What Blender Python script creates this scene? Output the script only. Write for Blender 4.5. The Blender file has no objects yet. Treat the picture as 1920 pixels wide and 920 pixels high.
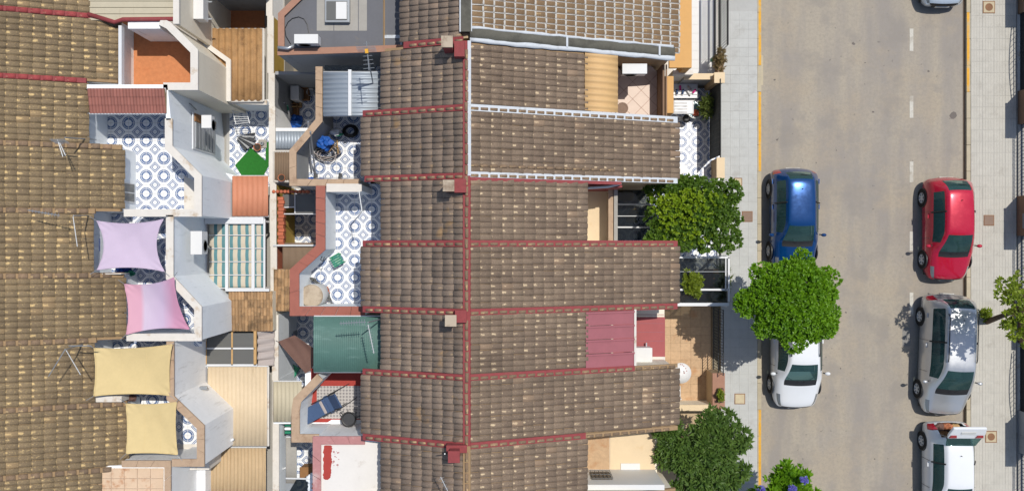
import bpy, bmesh, math, random
import numpy as np
from mathutils import Vector, Matrix, Euler
random.seed(11)
R = math.radians
sc = bpy.context.scene
# ---------------------------------------------------------------- camera, sky, sun
H, F, CX, CY = 34.0, 1680.0, 960.0, 460.0       # plan grid: drone height and focal length (photo px) in drafting units, nadir (photo px)
KZ = 31.0 / 34.0                                # drafting heights -> metres (applied to everything but the cars, at the end)
cam_d = bpy.data.cameras.new("camera"); cam = bpy.data.objects.new("camera", cam_d)
sc.collection.objects.link(cam); cam.location = (0, 0, H * KZ); cam.rotation_euler = (0, 0, 0)
cam_d.sensor_width = 36; cam_d.lens = 36 * F * KZ / 1920; cam_d.clip_end = 600
sc.camera = cam
SUN = Vector((0.28, 0.30, 1.0)).normalized()
wd = bpy.data.worlds.new("World"); sc.world = wd; wd.use_nodes = True
nt = wd.node_tree; nt.nodes.clear()
sky = nt.nodes.new("ShaderNodeTexSky"); sky.sky_type = 'NISHITA'; sky.sun_disc = False
sky.sun_elevation = math.asin(SUN.z); sky.sun_rotation = math.atan2(SUN.x, SUN.y)
bg = nt.nodes.new("ShaderNodeBackground"); bg.inputs[1].default_value = 0.12
wo = nt.nodes.new("ShaderNodeOutputWorld")
nt.links.new(sky.outputs[0], bg.inputs[0]); nt.links.new(bg.outputs[0], wo.inputs[0])
sl = bpy.data.lights.new("sun", 'SUN'); sl.energy = 4.05; sl.angle = R(0.53); sl.color = (1.0, 0.95, 0.87)
so = bpy.data.objects.new("sun", sl); sc.collection.objects.link(so)
so.rotation_euler = (-SUN).to_track_quat('-Z', 'Y').to_euler(); so.location = SUN * 60
vs = sc.view_settings; vs.view_transform = 'Standard'; vs.look = 'None'; vs.exposure = 0.0; vs.gamma = 1.0
vs.use_curve_mapping = False

def W(x, y, z=0.0):
    k = (H - z) / F
    return Vector(((x - CX) * k, (CY - y) * k, z))
def WX(x, z): return (x - CX) * (H - z) / F
def WY(y, z): return (CY - y) * (H - z) / F

# ---------------------------------------------------------------- materials
def lin(c): return c / 12.92 if c <= 0.04045 else ((c + 0.055) / 1.055) ** 2.4
def A(r, g, b, k=1.38):
    return tuple(min(0.86, lin(v / 255) / k) for v in (r, g, b))
MATS = {}
class N:
    def __init__(s, nt): s.nt = nt
    def new(s, t, **kw):
        n = s.nt.nodes.new(t)
        for k, v in kw.items(): setattr(n, k, v)
        return n
    def link(s, a, b): s.nt.links.new(a, b)
    def math(s, op, a, b=None, c=None):
        n = s.new("ShaderNodeMath", operation=op)
        for i, v in enumerate((a, b, c)):
            if v is None: continue
            if isinstance(v, (int, float)): n.inputs[i].default_value = v
            else: s.link(v, n.inputs[i])
        return n.outputs[0]
    def mix(s, f, a, b, blend='MIX'):
        n = s.new("ShaderNodeMix", data_type='RGBA', blend_type=blend)
        if isinstance(f, (int, float)): n.inputs[0].default_value = f
        else: s.link(f, n.inputs[0])
        for i, v in ((6, a), (7, b)):
            if isinstance(v, tuple): n.inputs[i].default_value = (*v[:3], 1)
            else: s.link(v, n.inputs[i])
        return n.outputs[2]
    def noise(s, vec, scale, detail=4, rough=0.6):
        n = s.new("ShaderNodeTexNoise"); n.inputs['Scale'].default_value = scale
        n.inputs['Detail'].default_value = detail; n.inputs['Roughness'].default_value = rough
        s.link(vec, n.inputs['Vector']); return n.outputs['Fac']
    def ramp(s, f, lo, hi, a=0.0, b=1.0):
        n = s.new("ShaderNodeMapRange"); n.inputs[1].default_value = lo; n.inputs[2].default_value = hi
        n.inputs[3].default_value = a; n.inputs[4].default_value = b
        s.link(f, n.inputs[0]); return n.outputs[0]
def base(name):
    m = bpy.data.materials.new(name); m.use_nodes = True
    n = N(m.node_tree); b = m.node_tree.nodes["Principled BSDF"]
    MATS[name] = m
    return m, n, b
def mat(name, col, rough=0.85, var=0.18, scale=3.0, bump=0.15, bscale=40, metal=0.0, stain=None, stain_lo=0.55, coat=0.0, rnd=0.0, streak=None):
    """plain surface: mottled in world space, fine relief, optional stains"""
    if name in MATS: return MATS[name]
    m, n, b = base(name)
    pos = n.new("ShaderNodeNewGeometry").outputs['Position']
    f = n.noise(pos, scale); f2 = n.noise(pos, scale * 7, 3)
    f = n.math('ADD', n.math('MULTIPLY', f, 0.65), n.math('MULTIPLY', f2, 0.35))
    f = n.ramp(f, 0.3, 0.7)
    dk = tuple(c * (1 - var) for c in col); lt = tuple(min(0.9, c * (1 + var * 0.6)) for c in col)
    c = n.mix(f, dk, lt)
    if stain:
        mp = n.new("ShaderNodeMapping"); n.link(pos, mp.inputs[0])
        if streak: mp.inputs['Scale'].default_value = streak
        s = n.ramp(n.noise(mp.outputs[0], 1.7, 6, 0.7), stain_lo, stain_lo + 0.14)
        c = n.mix(s, c, stain)
    if rnd:
        r_ = n.new("ShaderNodeObjectInfo").outputs['Random']
        hs = n.new("ShaderNodeHueSaturation"); n.link(n.ramp(r_, 0, 1, 1 - rnd, 1 + rnd), hs.inputs['Value']); n.link(c, hs.inputs['Color']); c = hs.outputs[0]
    n.link(c, b.inputs['Base Color']); b.inputs['Roughness'].default_value = rough; b.inputs['Metallic'].default_value = metal
    b.inputs['Coat Weight'].default_value = coat; b.inputs['Coat Roughness'].default_value = 0.04
    if bump:
        bp = n.new("ShaderNodeBump"); bp.inputs['Strength'].default_value = bump; bp.inputs['Distance'].default_value = 0.02
        n.link(n.noise(pos, bscale, 3), bp.inputs['Height']); n.link(bp.outputs[0], b.inputs['Normal'])
    return m
def tile_mat(name, c0, c1, lichen, lam, joint=None, jw=0.0, spot=None):
    """glazed-clay roof tile: per-tile colour, weathering, lichen on the lower lip; joint = painted joints"""
    m, n, b = base(name)
    g = n.new("ShaderNodeNewGeometry"); pos = g.outputs['Position']
    r_ = n.math('FRACT', n.math('ADD', n.math('MULTIPLY', n.new("ShaderNodeObjectInfo").outputs['Random'], 7.13), n.math('MULTIPLY', g.outputs['Random Per Island'], 5.71)))
    uv = n.new("ShaderNodeUVMap"); sp = n.new("ShaderNodeSeparateXYZ"); n.link(uv.outputs[0], sp.inputs[0])
    u, v = sp.outputs[0], sp.outputs[1]
    big = n.ramp(n.noise(pos, 0.55, 3), 0.35, 0.68); mid = n.noise(pos, 5, 4); fine = n.noise(pos, 34, 3, 0.7)
    f = n.math('ADD', n.math('ADD', n.math('MULTIPLY', r_, 0.46), n.math('MULTIPLY', big, 0.28)), n.math('MULTIPLY', n.ramp(mid, 0.3, 0.7), 0.3))
    c = n.mix(f, c0, c1)
    c = n.mix(n.ramp(fine, 0.42, 0.7, 0, 0.55), c, tuple(x * 0.55 for x in c0))
    r2 = n.math('FRACT', n.math('MULTIPLY', r_, 17.3))
    r3 = n.math('FRACT', n.math('MULTIPLY', r_, 41.7))
    ue = n.math('SUBTRACT', u, n.math('MULTIPLY', n.math('MULTIPLY', r3, r3), .35))
    top = n.math('MULTIPLY', n.math('MULTIPLY', n.ramp(ue, 0.27, 0.14), n.math('MULTIPLY', n.ramp(v, .34, .6), n.ramp(v, .9, .66))), n.ramp(r2, .1, .8, .15, 1.1))
    mp = n.new("ShaderNodeMapping"); n.link(pos, mp.inputs[0]); mp.inputs['Scale'].default_value = (.22, 1.6, 1)
    strk = n.math('MULTIPLY', n.ramp(n.noise(mp.outputs[0], 13, 3, .7), .5, .8), n.ramp(v, .3, .5, .15, .6))
    lf = n.math('ADD', n.ramp(n.noise(pos, 22, 5, 0.85), .25, .75, .1, .9), n.math('ADD', n.math('MULTIPLY', top, .40), n.math('ADD', n.math('MULTIPLY', n.ramp(n.noise(pos, .9, 3), .35, .7), .07), n.math('MULTIPLY', strk, .3))))
    c = n.mix(n.ramp(lf, 0.74 - lam, 0.95 - lam, 0, 0.9), c, lichen)
    c = n.mix(n.ramp(r3, .975, .98, 0, .3), c, tuple(min(.6, q * 1.5) for q in (c1[0] * 1.1, c1[1], c1[2] * .9)))
    c = n.mix(n.ramp(n.noise(pos, .33, 4, .6), .52, .7, 0, .4), c, tuple(q * .6 for q in c0))
    if spot:
        c = n.mix(n.ramp(n.noise(pos, 1.3, 4), 0.62, 0.7, 0, .7), c, spot)
    if joint:
        wob = n.math('MULTIPLY', n.math('SUBTRACT', n.noise(pos, 25, 2), 0.5), 0.12)
        a1 = n.math('GREATER_THAN', n.math('ADD', u, wob), 1 - jw); a2 = n.math('LESS_THAN', n.math('ADD', v, wob), jw * 1.25)
        c = n.mix(n.math('MAXIMUM', a1, a2), c, joint)
    n.link(c, b.inputs['Base Color']); b.inputs['Roughness'].default_value = 0.9
    bp = n.new("ShaderNodeBump"); bp.inputs['Strength'].default_value = 0.5; bp.inputs['Distance'].default_value = 0.012
    n.link(n.noise(pos, 45, 4, .7), bp.inputs['Height']); n.link(bp.outputs[0], b.inputs['Normal'])
    return m
def pattern_mat(name, size, white, blue):
    """glazed floor tile printed with a quarter of a double ring in one corner and of a double diamond in the other"""
    m, n, b = base(name)
    tc = n.new("ShaderNodeTexCoord"); sp = n.new("ShaderNodeSeparateXYZ"); n.link(tc.outputs['Object'], sp.inputs[0])
    h = size / 2
    x = n.math('ADD', sp.outputs[0], h); y = n.math('ADD', sp.outputs[1], h)
    r_ = n.math('SQRT', n.math('ADD', n.math('MULTIPLY', x, x), n.math('MULTIPLY', y, y)))
    d = n.math('ADD', n.math('ABSOLUTE', n.math('SUBTRACT', size, x)), n.math('ABSOLUTE', n.math('SUBTRACT', size, y)))
    def ring(v, c, w): return n.math('COMPARE', v, c, w)
    k = ring(r_, 0.193, 0.016)
    for q in (ring(r_, 0.137, 0.027), ring(d, 0.170, 0.016), ring(d, 0.108, 0.019)): k = n.math('MAXIMUM', k, q)
    e = n.math('GREATER_THAN', n.math('MINIMUM', x, y), 0.008)
    k = n.math('MULTIPLY', k, e)
    pos = n.new("ShaderNodeNewGeometry").outputs['Position']
    k = n.math('MULTIPLY', k, n.ramp(n.noise(pos, 9, 4), 0.25, 0.6, 0.8, 1.0))
    wc = n.mix(n.ramp(n.noise(pos, 1.6, 5), 0.35, 0.75), white, tuple(v * 0.86 for v in white))
    n.link(n.mix(k, wc, blue), b.inputs['Base Color']); b.inputs['Roughness'].default_value = 0.42
    return m
def glass_mat(name, tint, alpha=0.55, rough=0.03, tr=(.5, .62, .6)):
    m, n, b = base(name)
    m.node_tree.nodes.remove(b)
    gl = n.new("ShaderNodeBsdfPrincipled"); gl.inputs['Base Color'].default_value = (*tint, 1); gl.inputs['Roughness'].default_value = rough; gl.inputs['IOR'].default_value = 1.52
    t = n.new("ShaderNodeBsdfTransparent"); t.inputs[0].default_value = (*tr, 1)
    mx = n.new("ShaderNodeMixShader"); mx.inputs[0].default_value = alpha
    n.link(t.outputs[0], mx.inputs[1]); n.link(gl.outputs[0], mx.inputs[2])
    n.link(mx.outputs[0], m.node_tree.nodes["Material Output"].inputs[0])
    return m
def leaf_mat(name, c0, c1, tr=0.35, rough=0.5):
    m, n, b = base(name)
    g = n.new("ShaderNodeNewGeometry"); pos = g.outputs['Position']
    f = n.math('ADD', n.math('MULTIPLY', g.outputs['Random Per Island'], 0.6), n.math('MULTIPLY', n.ramp(n.noise(pos, 2.2, 3), 0.3, 0.7), 0.45))
    c = n.mix(f, c0, c1)
    n.link(c, b.inputs['Base Color']); b.inputs['Roughness'].default_value = rough
    tl = n.new("ShaderNodeBsdfTranslucent"); n.link(n.mix(0.5, c, tuple(min(.6, x * 1.6) for x in c1)), tl.inputs[0])
    mx = n.new("ShaderNodeMixShader"); mx.inputs[0].default_value = tr
    n.link(b.outputs[0], mx.inputs[1]); n.link(tl.outputs[0], mx.inputs[2]); n.link(mx.outputs[0], m.node_tree.nodes["Material Output"].inputs[0])
    return m
def paint_mat(name, col, metal=0.0, rough=0.28, dust=0.12, coat=1.0):
    m, n, b = base(name)
    pos = n.new("ShaderNodeNewGeometry").outputs['Position']
    d = n.ramp(n.noise(pos, 3.0, 6, .7), 0.4, 0.8, 0, dust)
    n.link(n.mix(d, col, (0.45, 0.41, 0.35)), b.inputs['Base Color'])
    b.inputs['Metallic'].default_value = metal; n.link(n.ramp(n.noise(pos, 5, 4), .3, .7, rough, rough + .12), b.inputs['Roughness'])
    b.inputs['Coat Weight'].default_value = coat; b.inputs['Coat Roughness'].default_value = 0.03; b.inputs['Specular IOR Level'].default_value = 0.15
    return m

# ---------------------------------------------------------------- mesh builder
ORG = {}
COL = sc.collection
class MB:
    def __init__(s): s.v = []; s.f = []
    def add(s, vs, fs):
        o = len(s.v); s.v += [tuple(v) for v in vs]; s.f += [tuple(i + o for i in f) for f in fs]; return s
    def box(s, x0, y0, z0, x1, y1, z1):
        x0, x1 = min(x0, x1), max(x0, x1); y0, y1 = min(y0, y1), max(y0, y1); z0, z1 = min(z0, z1), max(z0, z1)
        return s.add([(x0, y0, z0), (x1, y0, z0), (x1, y1, z0), (x0, y1, z0), (x0, y0, z1), (x1, y0, z1), (x1, y1, z1), (x0, y1, z1)],
                     [(0, 3, 2, 1), (4, 5, 6, 7), (0, 1, 5, 4), (1, 2, 6, 5), (2, 3, 7, 6), (3, 0, 4, 7)])
    def obox(s, c, sx, sy, sz, rz=0.0, rx=0.0, ry=0.0):
        """box centred in plan at c, standing on c.z, turned by rz"""
        M = Matrix.Translation(Vector(c)) @ Euler((rx, ry, rz)).to_matrix().to_4x4()
        q = []
        for z in (0, sz):
            for x, y in ((-1, -1), (1, -1), (1, 1), (-1, 1)): q.append(M @ Vector((x * sx / 2, y * sy / 2, z)))
        return s.add(q, [(0, 3, 2, 1), (4, 5, 6, 7), (0, 1, 5, 4), (1, 2, 6, 5), (2, 3, 7, 6), (3, 0, 4, 7)])
    def prism(s, pts, z0, z1):
        """polygon in plan (x, y) raised from z0 to z1 (numbers or functions of (x, y))"""
        a = sum(pts[i][0] * pts[(i + 1) % len(pts)][1] - pts[(i + 1) % len(pts)][0] * pts[i][1] for i in range(len(pts)))
        if a < 0: pts = pts[::-1]
        n = len(pts); zf = lambda z, p: z(p[0], p[1]) if callable(z) else z
        vs = [(p[0], p[1], zf(z0, p)) for p in pts] + [(p[0], p[1], zf(z1, p)) for p in pts]
        fs = [tuple(range(n))[::-1], tuple(range(n, 2 * n))] + [(i, (i + 1) % n, n + (i + 1) % n, n + i) for i in range(n)]
        return s.add(vs, fs)
    def xz(s, pts, y0, y1):
        """polygon in the x-z plane run from y0 to y1"""
        n = len(pts); vs = [(p[0], y0, p[1]) for p in pts] + [(p[0], y1, p[1]) for p in pts]
        return s.add(vs, [tuple(range(n)), tuple(range(n, 2 * n))[::-1]] + [(i, n + i, n + (i + 1) % n, (i + 1) % n) for i in range(n)])
    def tube(s, pts, r, n=8, caps=True, r2=None):
        pts = [Vector(p) for p in pts]; m = len(pts); o = len(s.v); up = None
        for i, p in enumerate(pts):
            d = (pts[min(i + 1, m - 1)] - pts[max(i - 1, 0)]).normalized()
            a = d.cross(Vector((0, 0, 1)) if abs(d.z) < 0.95 else Vector((1, 0, 0))).normalized(); b = d.cross(a)
            rr = r if r2 is None else r + (r2 - r) * i / max(1, m - 1)
            for k in range(n):
                t = 2 * math.pi * k / n; s.v.append(tuple(p + (a * math.cos(t) + b * math.sin(t)) * rr))
        for i in range(m - 1):
            for k in range(n):
                s.f.append((o + i * n + k, o + i * n + (k + 1) % n, o + (i + 1) * n + (k + 1) % n, o + (i + 1) * n + k))
        if caps: s.f += [tuple(o + k for k in range(n))[::-1], tuple(o + (m - 1) * n + k for k in range(n))]
        return s
    def lathe(s, c, prof, n=20, axis='z'):
        """prof: (radius, height) pairs, turned about the vertical through c"""
        o = len(s.v); c = Vector(c)
        for r_, z in prof:
            for k in range(n):
                t = 2 * math.pi * k / n
                q = (r_ * math.cos(t), r_ * math.sin(t), z)
                if axis == 'x': q = (z, r_ * math.cos(t), r_ * math.sin(t))
                elif axis == 'y': q = (r_ * math.sin(t), z, r_ * math.cos(t))
                s.v.append(tuple(c + Vector(q)))
        for i in range(len(prof) - 1):
            for k in range(n):
                s.f.append((o + i * n + k, o + i * n + (k + 1) % n, o + (i + 1) * n + (k + 1) % n, o + (i + 1) * n + k))
        s.f += [tuple(o + k for k in range(n))[::-1], tuple(o + (len(prof) - 1) * n + k for k in range(n))]
        return s
    def grid(s, fn, nu, nv):
        o = len(s.v)
        for i in range(nu + 1):
            for j in range(nv + 1): s.v.append(tuple(fn(i / nu, j / nv)))
        for i in range(nu):
            for j in range(nv):
                a = o + i * (nv + 1) + j; s.f.append((a, a + nv + 1, a + nv + 2, a + 1))
        return s
    def blob(s, c, rx, ry, rz, jit=0.15, seed=1, n=10):
        rg = random.Random(seed); ph = [rg.uniform(0, 6.3) for _ in range(6)]
        def fn(u, v):
            t = u * 2 * math.pi; p = (v - .5) * math.pi
            k = 1 + jit * (math.sin(3 * t + ph[0]) * math.cos(2 * p + ph[1]) + .6 * math.sin(5 * t + ph[2] + 4 * p) + .4 * math.sin(7 * p + ph[3]))
            if u == 1: t = 0.0; k = 1 + jit * (math.sin(ph[0]) * math.cos(2 * p + ph[1]) + .6 * math.sin(ph[2] + 4 * p) + .4 * math.sin(7 * p + ph[3]))
            return (c[0] + rx * k * math.cos(p) * math.cos(t), c[1] + ry * k * math.cos(p) * math.sin(t), c[2] + rz * k * math.sin(p))
        return s.grid(fn, n * 2, n)
    def build(s, name, m, parent=None, smooth=False, solid=0.0, bevel=0.0, kind=None):
        off = Vector(ORG.get(parent.name, (0, 0, 0))) if parent else Vector((0, 0, 0))
        me = bpy.data.meshes.new(name)
        me.from_pydata([(x - off.x, y - off.y, z - off.z) for x, y, z in s.v], [], s.f); me.update()
        me.materials.append(m if not isinstance(m, str) else MATS[m])
        if smooth:
            me.polygons.foreach_set("use_smooth", [True] * len(me.polygons))
        o = bpy.data.objects.new(name, me); COL.objects.link(o)
        if parent: o.parent = parent; ORG[o.name] = tuple(off)
        else: ORG[o.name] = (0, 0, 0)
        if solid:
            md = o.modifiers.new("thickness", 'SOLIDIFY'); md.thickness = solid; md.offset = -1
        if bevel:
            md = o.modifiers.new("edge", 'BEVEL'); md.width = bevel; md.segments = 2; md.limit_method = 'ANGLE'
        if kind: o["kind"] = kind
        return o
def tag(o, label, cat, group=None):
    o["label"] = label; o["category"] = cat
    if group: o["group"] = group
    return o
def thing(name, label, cat, loc=(0, 0, 0), group=None, local=False):
    o = bpy.data.objects.new(name, None); o.empty_display_size = .3; COL.objects.link(o); o.location = loc
    ORG[o.name] = (0, 0, 0) if local else tuple(loc)
    return tag(o, label, cat, group)
def inst(me, name, parent, loc, rot=(0, 0, 0), scale=(1, 1, 1)):
    """a further object on shared mesh data; loc in world space"""
    o = bpy.data.objects.new(name, me); COL.objects.link(o); o.parent = parent
    off = ORG.get(parent.name, (0, 0, 0))
    o.location = (loc[0] - off[0], loc[1] - off[1], loc[2] - off[2]); o.rotation_euler = rot; o.scale = scale
    return o
def struct(o): o["kind"] = "structure"; return o
def inside(p, poly):
    c = False; n = len(poly)
    for i in range(n):
        a, b = poly[i], poly[(i + 1) % n]
        if (a[1] > p[1]) != (b[1] > p[1]) and p[0] < (b[0] - a[0]) * (p[1] - a[1]) / (b[1] - a[1]) + a[0]: c = not c
    return c
def offset_path(pts, d):
    """open polyline moved sideways by d (left positive), mitred"""
    out = []; n = len(pts)
    for i in range(n):
        p = Vector(pts[i][:2])
        d0 = (p - Vector(pts[i - 1][:2])).normalized() if i else None
        d1 = (Vector(pts[i + 1][:2]) - p).normalized() if i < n - 1 else None
        d0 = d0 or d1; d1 = d1 or d0
        n0 = Vector((-d0.y, d0.x)); n1 = Vector((-d1.y, d1.x)); b = (n0 + n1).normalized()
        out.append(p + b * (d / max(.35, b.dot(n0))))
    return out
def wall_run(px, zt, zb, th, wm, cm, parent, name="parapet", over=0.03, ch=0.07, cname="coping", seg=None):
    """wall standing under the photographed line px (its top centre at height zt), with a coping laid on it"""
    pts = [W(x, y, zt) for x, y in px]
    L = offset_path(pts, th / 2); Rr = offset_path(pts, -th / 2)
    mb = MB(); mb.prism([tuple(p) for p in L] + [tuple(p) for p in Rr[::-1]], zb, zt - (ch if cm else 0))
    o = mb.build(name, wm, parent)
    if cm:
        L = offset_path(pts, th / 2 + over); Rr = offset_path(pts, -th / 2 - over)
        if seg:      # coping of separate stones
            k = 0
            for i in range(len(L) - 1):
                ln = (L[i + 1] - L[i]).length; m_ = max(1, round(ln / seg))
                for j in range(m_):
                    a, b_ = j / m_ + (.006 if j else 0), (j + 1) / m_
                    mb = MB(); mb.prism([tuple(L[i].lerp(L[i + 1], a)), tuple(L[i].lerp(L[i + 1], b_)), tuple(Rr[i].lerp(Rr[i + 1], b_)), tuple(Rr[i].lerp(Rr[i + 1], a))], zt - ch, zt + random.uniform(-.004, .004))
                    mb.build(cname, cm, o); k += 1
        else:
            mb = MB(); mb.prism([tuple(p) for p in L] + [tuple(p) for p in Rr[::-1]], zt - ch, zt); mb.build(cname, cm, o)
    return o
# ---------------------------------------------------------------- palette
mat("earth", A(150, 140, 120), .95, .25, 1.0, .3)
m, n, b = base("asphalt")        # worn asphalt: pale aggregate, wheel-track streaks, patches
pos = n.new("ShaderNodeNewGeometry").outputs['Position']; mp = n.new("ShaderNodeMapping"); n.link(pos, mp.inputs[0]); mp.inputs['Scale'].default_value = (1.0, .16, 1)
c = n.mix(n.ramp(n.noise(mp.outputs[0], 1.1, 4, .55), .40, .60), A(160, 153, 145), A(180, 170, 153))
c = n.mix(n.ramp(n.noise(pos, .45, 5, .65), .48, .62, 0, .6), c, A(182, 168, 146)); c = n.mix(n.ramp(n.noise(pos, .8, 5, .6), .53, .64, 0, .55), c, A(150, 144, 137))
c = n.mix(n.ramp(n.noise(pos, 9, 4, .8), .42, .66, 0, .6), c, A(154, 146, 134)); c = n.mix(n.ramp(n.noise(pos, 70, 2, .6), .62, .8, 0, .6), c, A(196, 190, 178))
c = n.mix(n.ramp(n.noise(pos, 5.5, 2, .4), .72, .76, 0, .5), c, A(112, 106, 100))
n.link(c, b.inputs['Base Color']); b.inputs['Roughness'].default_value = .93
bp = n.new("ShaderNodeBump"); bp.inputs['Strength'].default_value = .5; bp.inputs['Distance'].default_value = .01; n.link(n.noise(pos, 120, 3), bp.inputs['Height']); n.link(bp.outputs[0], b.inputs['Normal'])
mat("asphalt_dark", A(120, 112, 106), .9, .1, 3, .3)
mat("gutter_strip", A(96, 82, 70), .95, .3, 6, .4)
mat("asphalt_patch", A(150, 147, 142), .92, .1, 3, .5, 130)
mat("paving", A(204, 205, 201), .85, .1, 4, .4, 90, stain=A(190, 189, 184), stain_lo=.56, rnd=.02)
mat("paving_warm", A(205, 201, 190), .85, .1, 4, .4, 90, stain=A(188, 183, 172), stain_lo=.56, rnd=.02)
mat("paving_joint", A(192, 192, 188), .95, .1, 4, .2)
mat("kerb_stone", A(196, 184, 158), .9, .14, 4, .3, rnd=.06)
mat("kerb_yellow", A(240, 178, 50), .75, .2, 7, .3, stain=A(205, 180, 130), stain_lo=.52)
mat("road_paint", A(214, 210, 198), .8, .16, 10, .3, stain=A(178, 170, 156), stain_lo=.5)
mat("white_wall", (.82, .82, .81), .9, .08, 1.2, .25, 30, stain=(.60, .59, .57), stain_lo=.56, streak=(3, 3, .4))
mat("blue_white_wall", (.77, .81, .84), .9, .07, 1.2, .25, 30, stain=(.58, .62, .65), stain_lo=.58, streak=(3, 3, .4))
mat("grey_wall", A(172, 174, 176), .9, .1, 1.5, .25, 30, stain=A(128, 128, 128), stain_lo=.6, streak=(2, 2, .35))
mat("cream_wall", (.74, .68, .56), .9, .08, 1.2, .2, 30, stain=(.62, .56, .45), stain_lo=.62, streak=(2, 2, .35))
mat("tan_wall", A(205, 180, 145), .9, .1, 1.5, .25, 30, stain=A(180, 150, 118), stain_lo=.62)
mat("ochre_wall", A(205, 170, 75), .9, .1, 1.5, .2, 30, stain=A(185, 150, 70), stain_lo=.6)
mat("orange_wall", A(228, 178, 112), .9, .08, 1.5, .2, 30)
mat("brown_wall", A(150, 120, 95), .9, .1, 1.5, .25, 30)
mat("plain_white", A(236, 236, 234), .6, .04, 2, .05)
mat("cream_floor", A(240, 216, 178), .8, .06, 2.5, .15, 30, stain=A(228, 198, 152), stain_lo=.6)
mat("tan_floor", A(212, 178, 140), .8, .2, 9, .2, 30, stain=A(196, 150, 108), stain_lo=.54, rnd=.06)
mat("pink_tile", A(234, 212, 196), .55, .06, 4, .1, rnd=.04)
mat("orange_floor", A(216, 140, 90), .85, .18, 9, .2, 50, stain=A(200, 120, 72), stain_lo=.56)
mat("membrane", A(112, 113, 118), .85, .1, 1.4, .25, 60, stain=A(135, 126, 115), stain_lo=.6)
mat("white_membrane", A(240, 236, 230), .8, .05, 1.5, .1, 30, stain=A(214, 206, 196), stain_lo=.6)
mat("red_coping", A(172, 104, 88), .85, .12, 4, .2, 40, stain=A(150, 96, 84), stain_lo=.58)
mat("stone_coping", A(196, 168, 140), .9, .16, 6, .3, 40, stain=A(160, 130, 105), stain_lo=.55)
mat("pink_coping", A(196, 140, 138), .9, .14, 6, .3, 40, stain=A(210, 180, 176), stain_lo=.55)
mat("white_coping", A(236, 230, 220), .9, .08, 4, .25, 30, stain=A(196, 172, 142), stain_lo=.56)
mat("brown_coping", A(178, 134, 112), .9, .12, 5, .2, 40)
mat("red_paint", A(152, 64, 66), .75, .22, 9, .35, 60, stain=A(140, 88, 78), stain_lo=.6)
mat("red_floor", A(182, 62, 52), .75, .1, 4, .15, 40)
mat("white_paint_mortar", A(216, 222, 228), .85, .1, 9, .4, 60, stain=A(170, 170, 168), stain_lo=.58)
mat("mortar", A(168, 140, 105), .95, .16, 7, .4, 60)
mat("grey_mortar", A(104, 102, 92), .95, .2, 5, .5, 50, stain=A(84, 82, 74), stain_lo=.5)
mat("grout", A(190, 188, 184), .9, .06, 4, .1)
mat("metal_white", A(232, 234, 236), .45, .04, 2, 0)
mat("metal_grey", A(165, 170, 175), .4, .08, 3, 0, metal=.4)
mat("metal_dark", (.03, .032, .036), .5, .1, 4, 0)
mat("metal_blue", (.015, .03, .07), .5, .1, 4, 0)
mat("aluminium", A(205, 208, 212), .35, .05, 4, 0, metal=.7)
mat("rust_bed", A(150, 110, 80), .9, .2, 6, .3)
mat("sheet_grey", A(172, 182, 192), .5, .06, 3, .05, 20, metal=.25)
mat("sheet_green", A(88, 126, 116), .6, .14, 2.2, .08, 20, stain=A(112, 146, 138), stain_lo=.54, streak=(.5, 3, 1))
mat("sheet_tan", A(226, 204, 170), .7, .08, 1.5, .08, 20, stain=A(205, 182, 148), stain_lo=.6, streak=(4, .5, 1))
mat("sheet_brown", A(206, 178, 138), .75, .12, 2, .1, 20, stain=A(182, 152, 112), stain_lo=.55, streak=(6, .3, 1))
mat("sheet_khaki", A(204, 194, 168), .7, .08, 2, .08, 20, stain=A(186, 176, 150), stain_lo=.6, streak=(4, .4, 1))
mat("sheet_terracotta", A(214, 142, 108), .7, .1, 2, .1, 20, stain=A(224, 158, 124), stain_lo=.58, streak=(4, .4, 1))
mat("sheet_orange", A(222, 182, 126), .7, .08, 2, .1, 20)
mat("sheet_rust", A(184, 142, 94), .8, .3, 4, .15, 20, stain=A(124, 92, 60), stain_lo=.55)
mat("sheet_dark", A(134, 112, 90), .8, .12, 2, .1, 20)
mat("panel_maroon", A(164, 94, 102), .6, .12, 2.5, .05, 20)
mat("terrace_maroon", A(176, 88, 88), .7, .1, 3, .1, 30)
mat("terracotta_tile", A(162, 104, 92), .8, .12, 5, .15, rnd=.1)
mat("mottled_tile", A(180, 144, 104), .85, .3, 6, .3, stain=A(112, 90, 64), stain_lo=.5, rnd=.3)
mat("brick", A(200, 112, 80), .9, .12, 6, .25, rnd=.12)
mat("sail_lilac", A(212, 194, 216), .85, .04, 2, .1, 200)
mat("sail_yellow", A(228, 204, 148), .85, .07, 2, .1, 200)
mat("sail_brown", A(118, 88, 78), .85, .08, 2, .1, 200)
mat("cloth_grey", A(190, 180, 176), .9, .06, 3, .1, 80)
mat("cloth_blue", A(40, 70, 150), .85, .1, 4, .2, 60)
mat("denim", A(66, 90, 128), .9, .08, 6, .2, 120)
mat("tarp_blue", A(24, 96, 190), .6, .1, 4, .2, 30)
mat("plastic_green", A(28, 140, 105), .45, .06, 4, 0)
mat("plastic_white", A(240, 240, 240), .45, .03, 4, 0)
mat("plastic_black", (.012, .012, .013), .5, .1, 4, 0)
mat("turf", A(38, 122, 38), .95, .2, 12, .6, 120)
mat("wood", A(160, 115, 70), .8, .2, 8, .2)
mat("pale_wood", A(205, 165, 110), .8, .15, 8, .2)
mat("clay", A(196, 122, 84), .85, .1, 6, .2)
mat("soil", (.045, .032, .022), .95, .2, 9, .5)
mat("tank_lid", A(196, 180, 158), .8, .12, 4, .2, 40, stain=A(150, 130, 110), stain_lo=.5)
mat("concrete", A(176, 172, 164), .9, .12, 3, .3, 50)
mat("bark", A(120, 98, 78), .95, .25, 8, .6, 30)
mat("rubber", (.012, .012, .012), .85, .1, 6, .1, 60)
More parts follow.
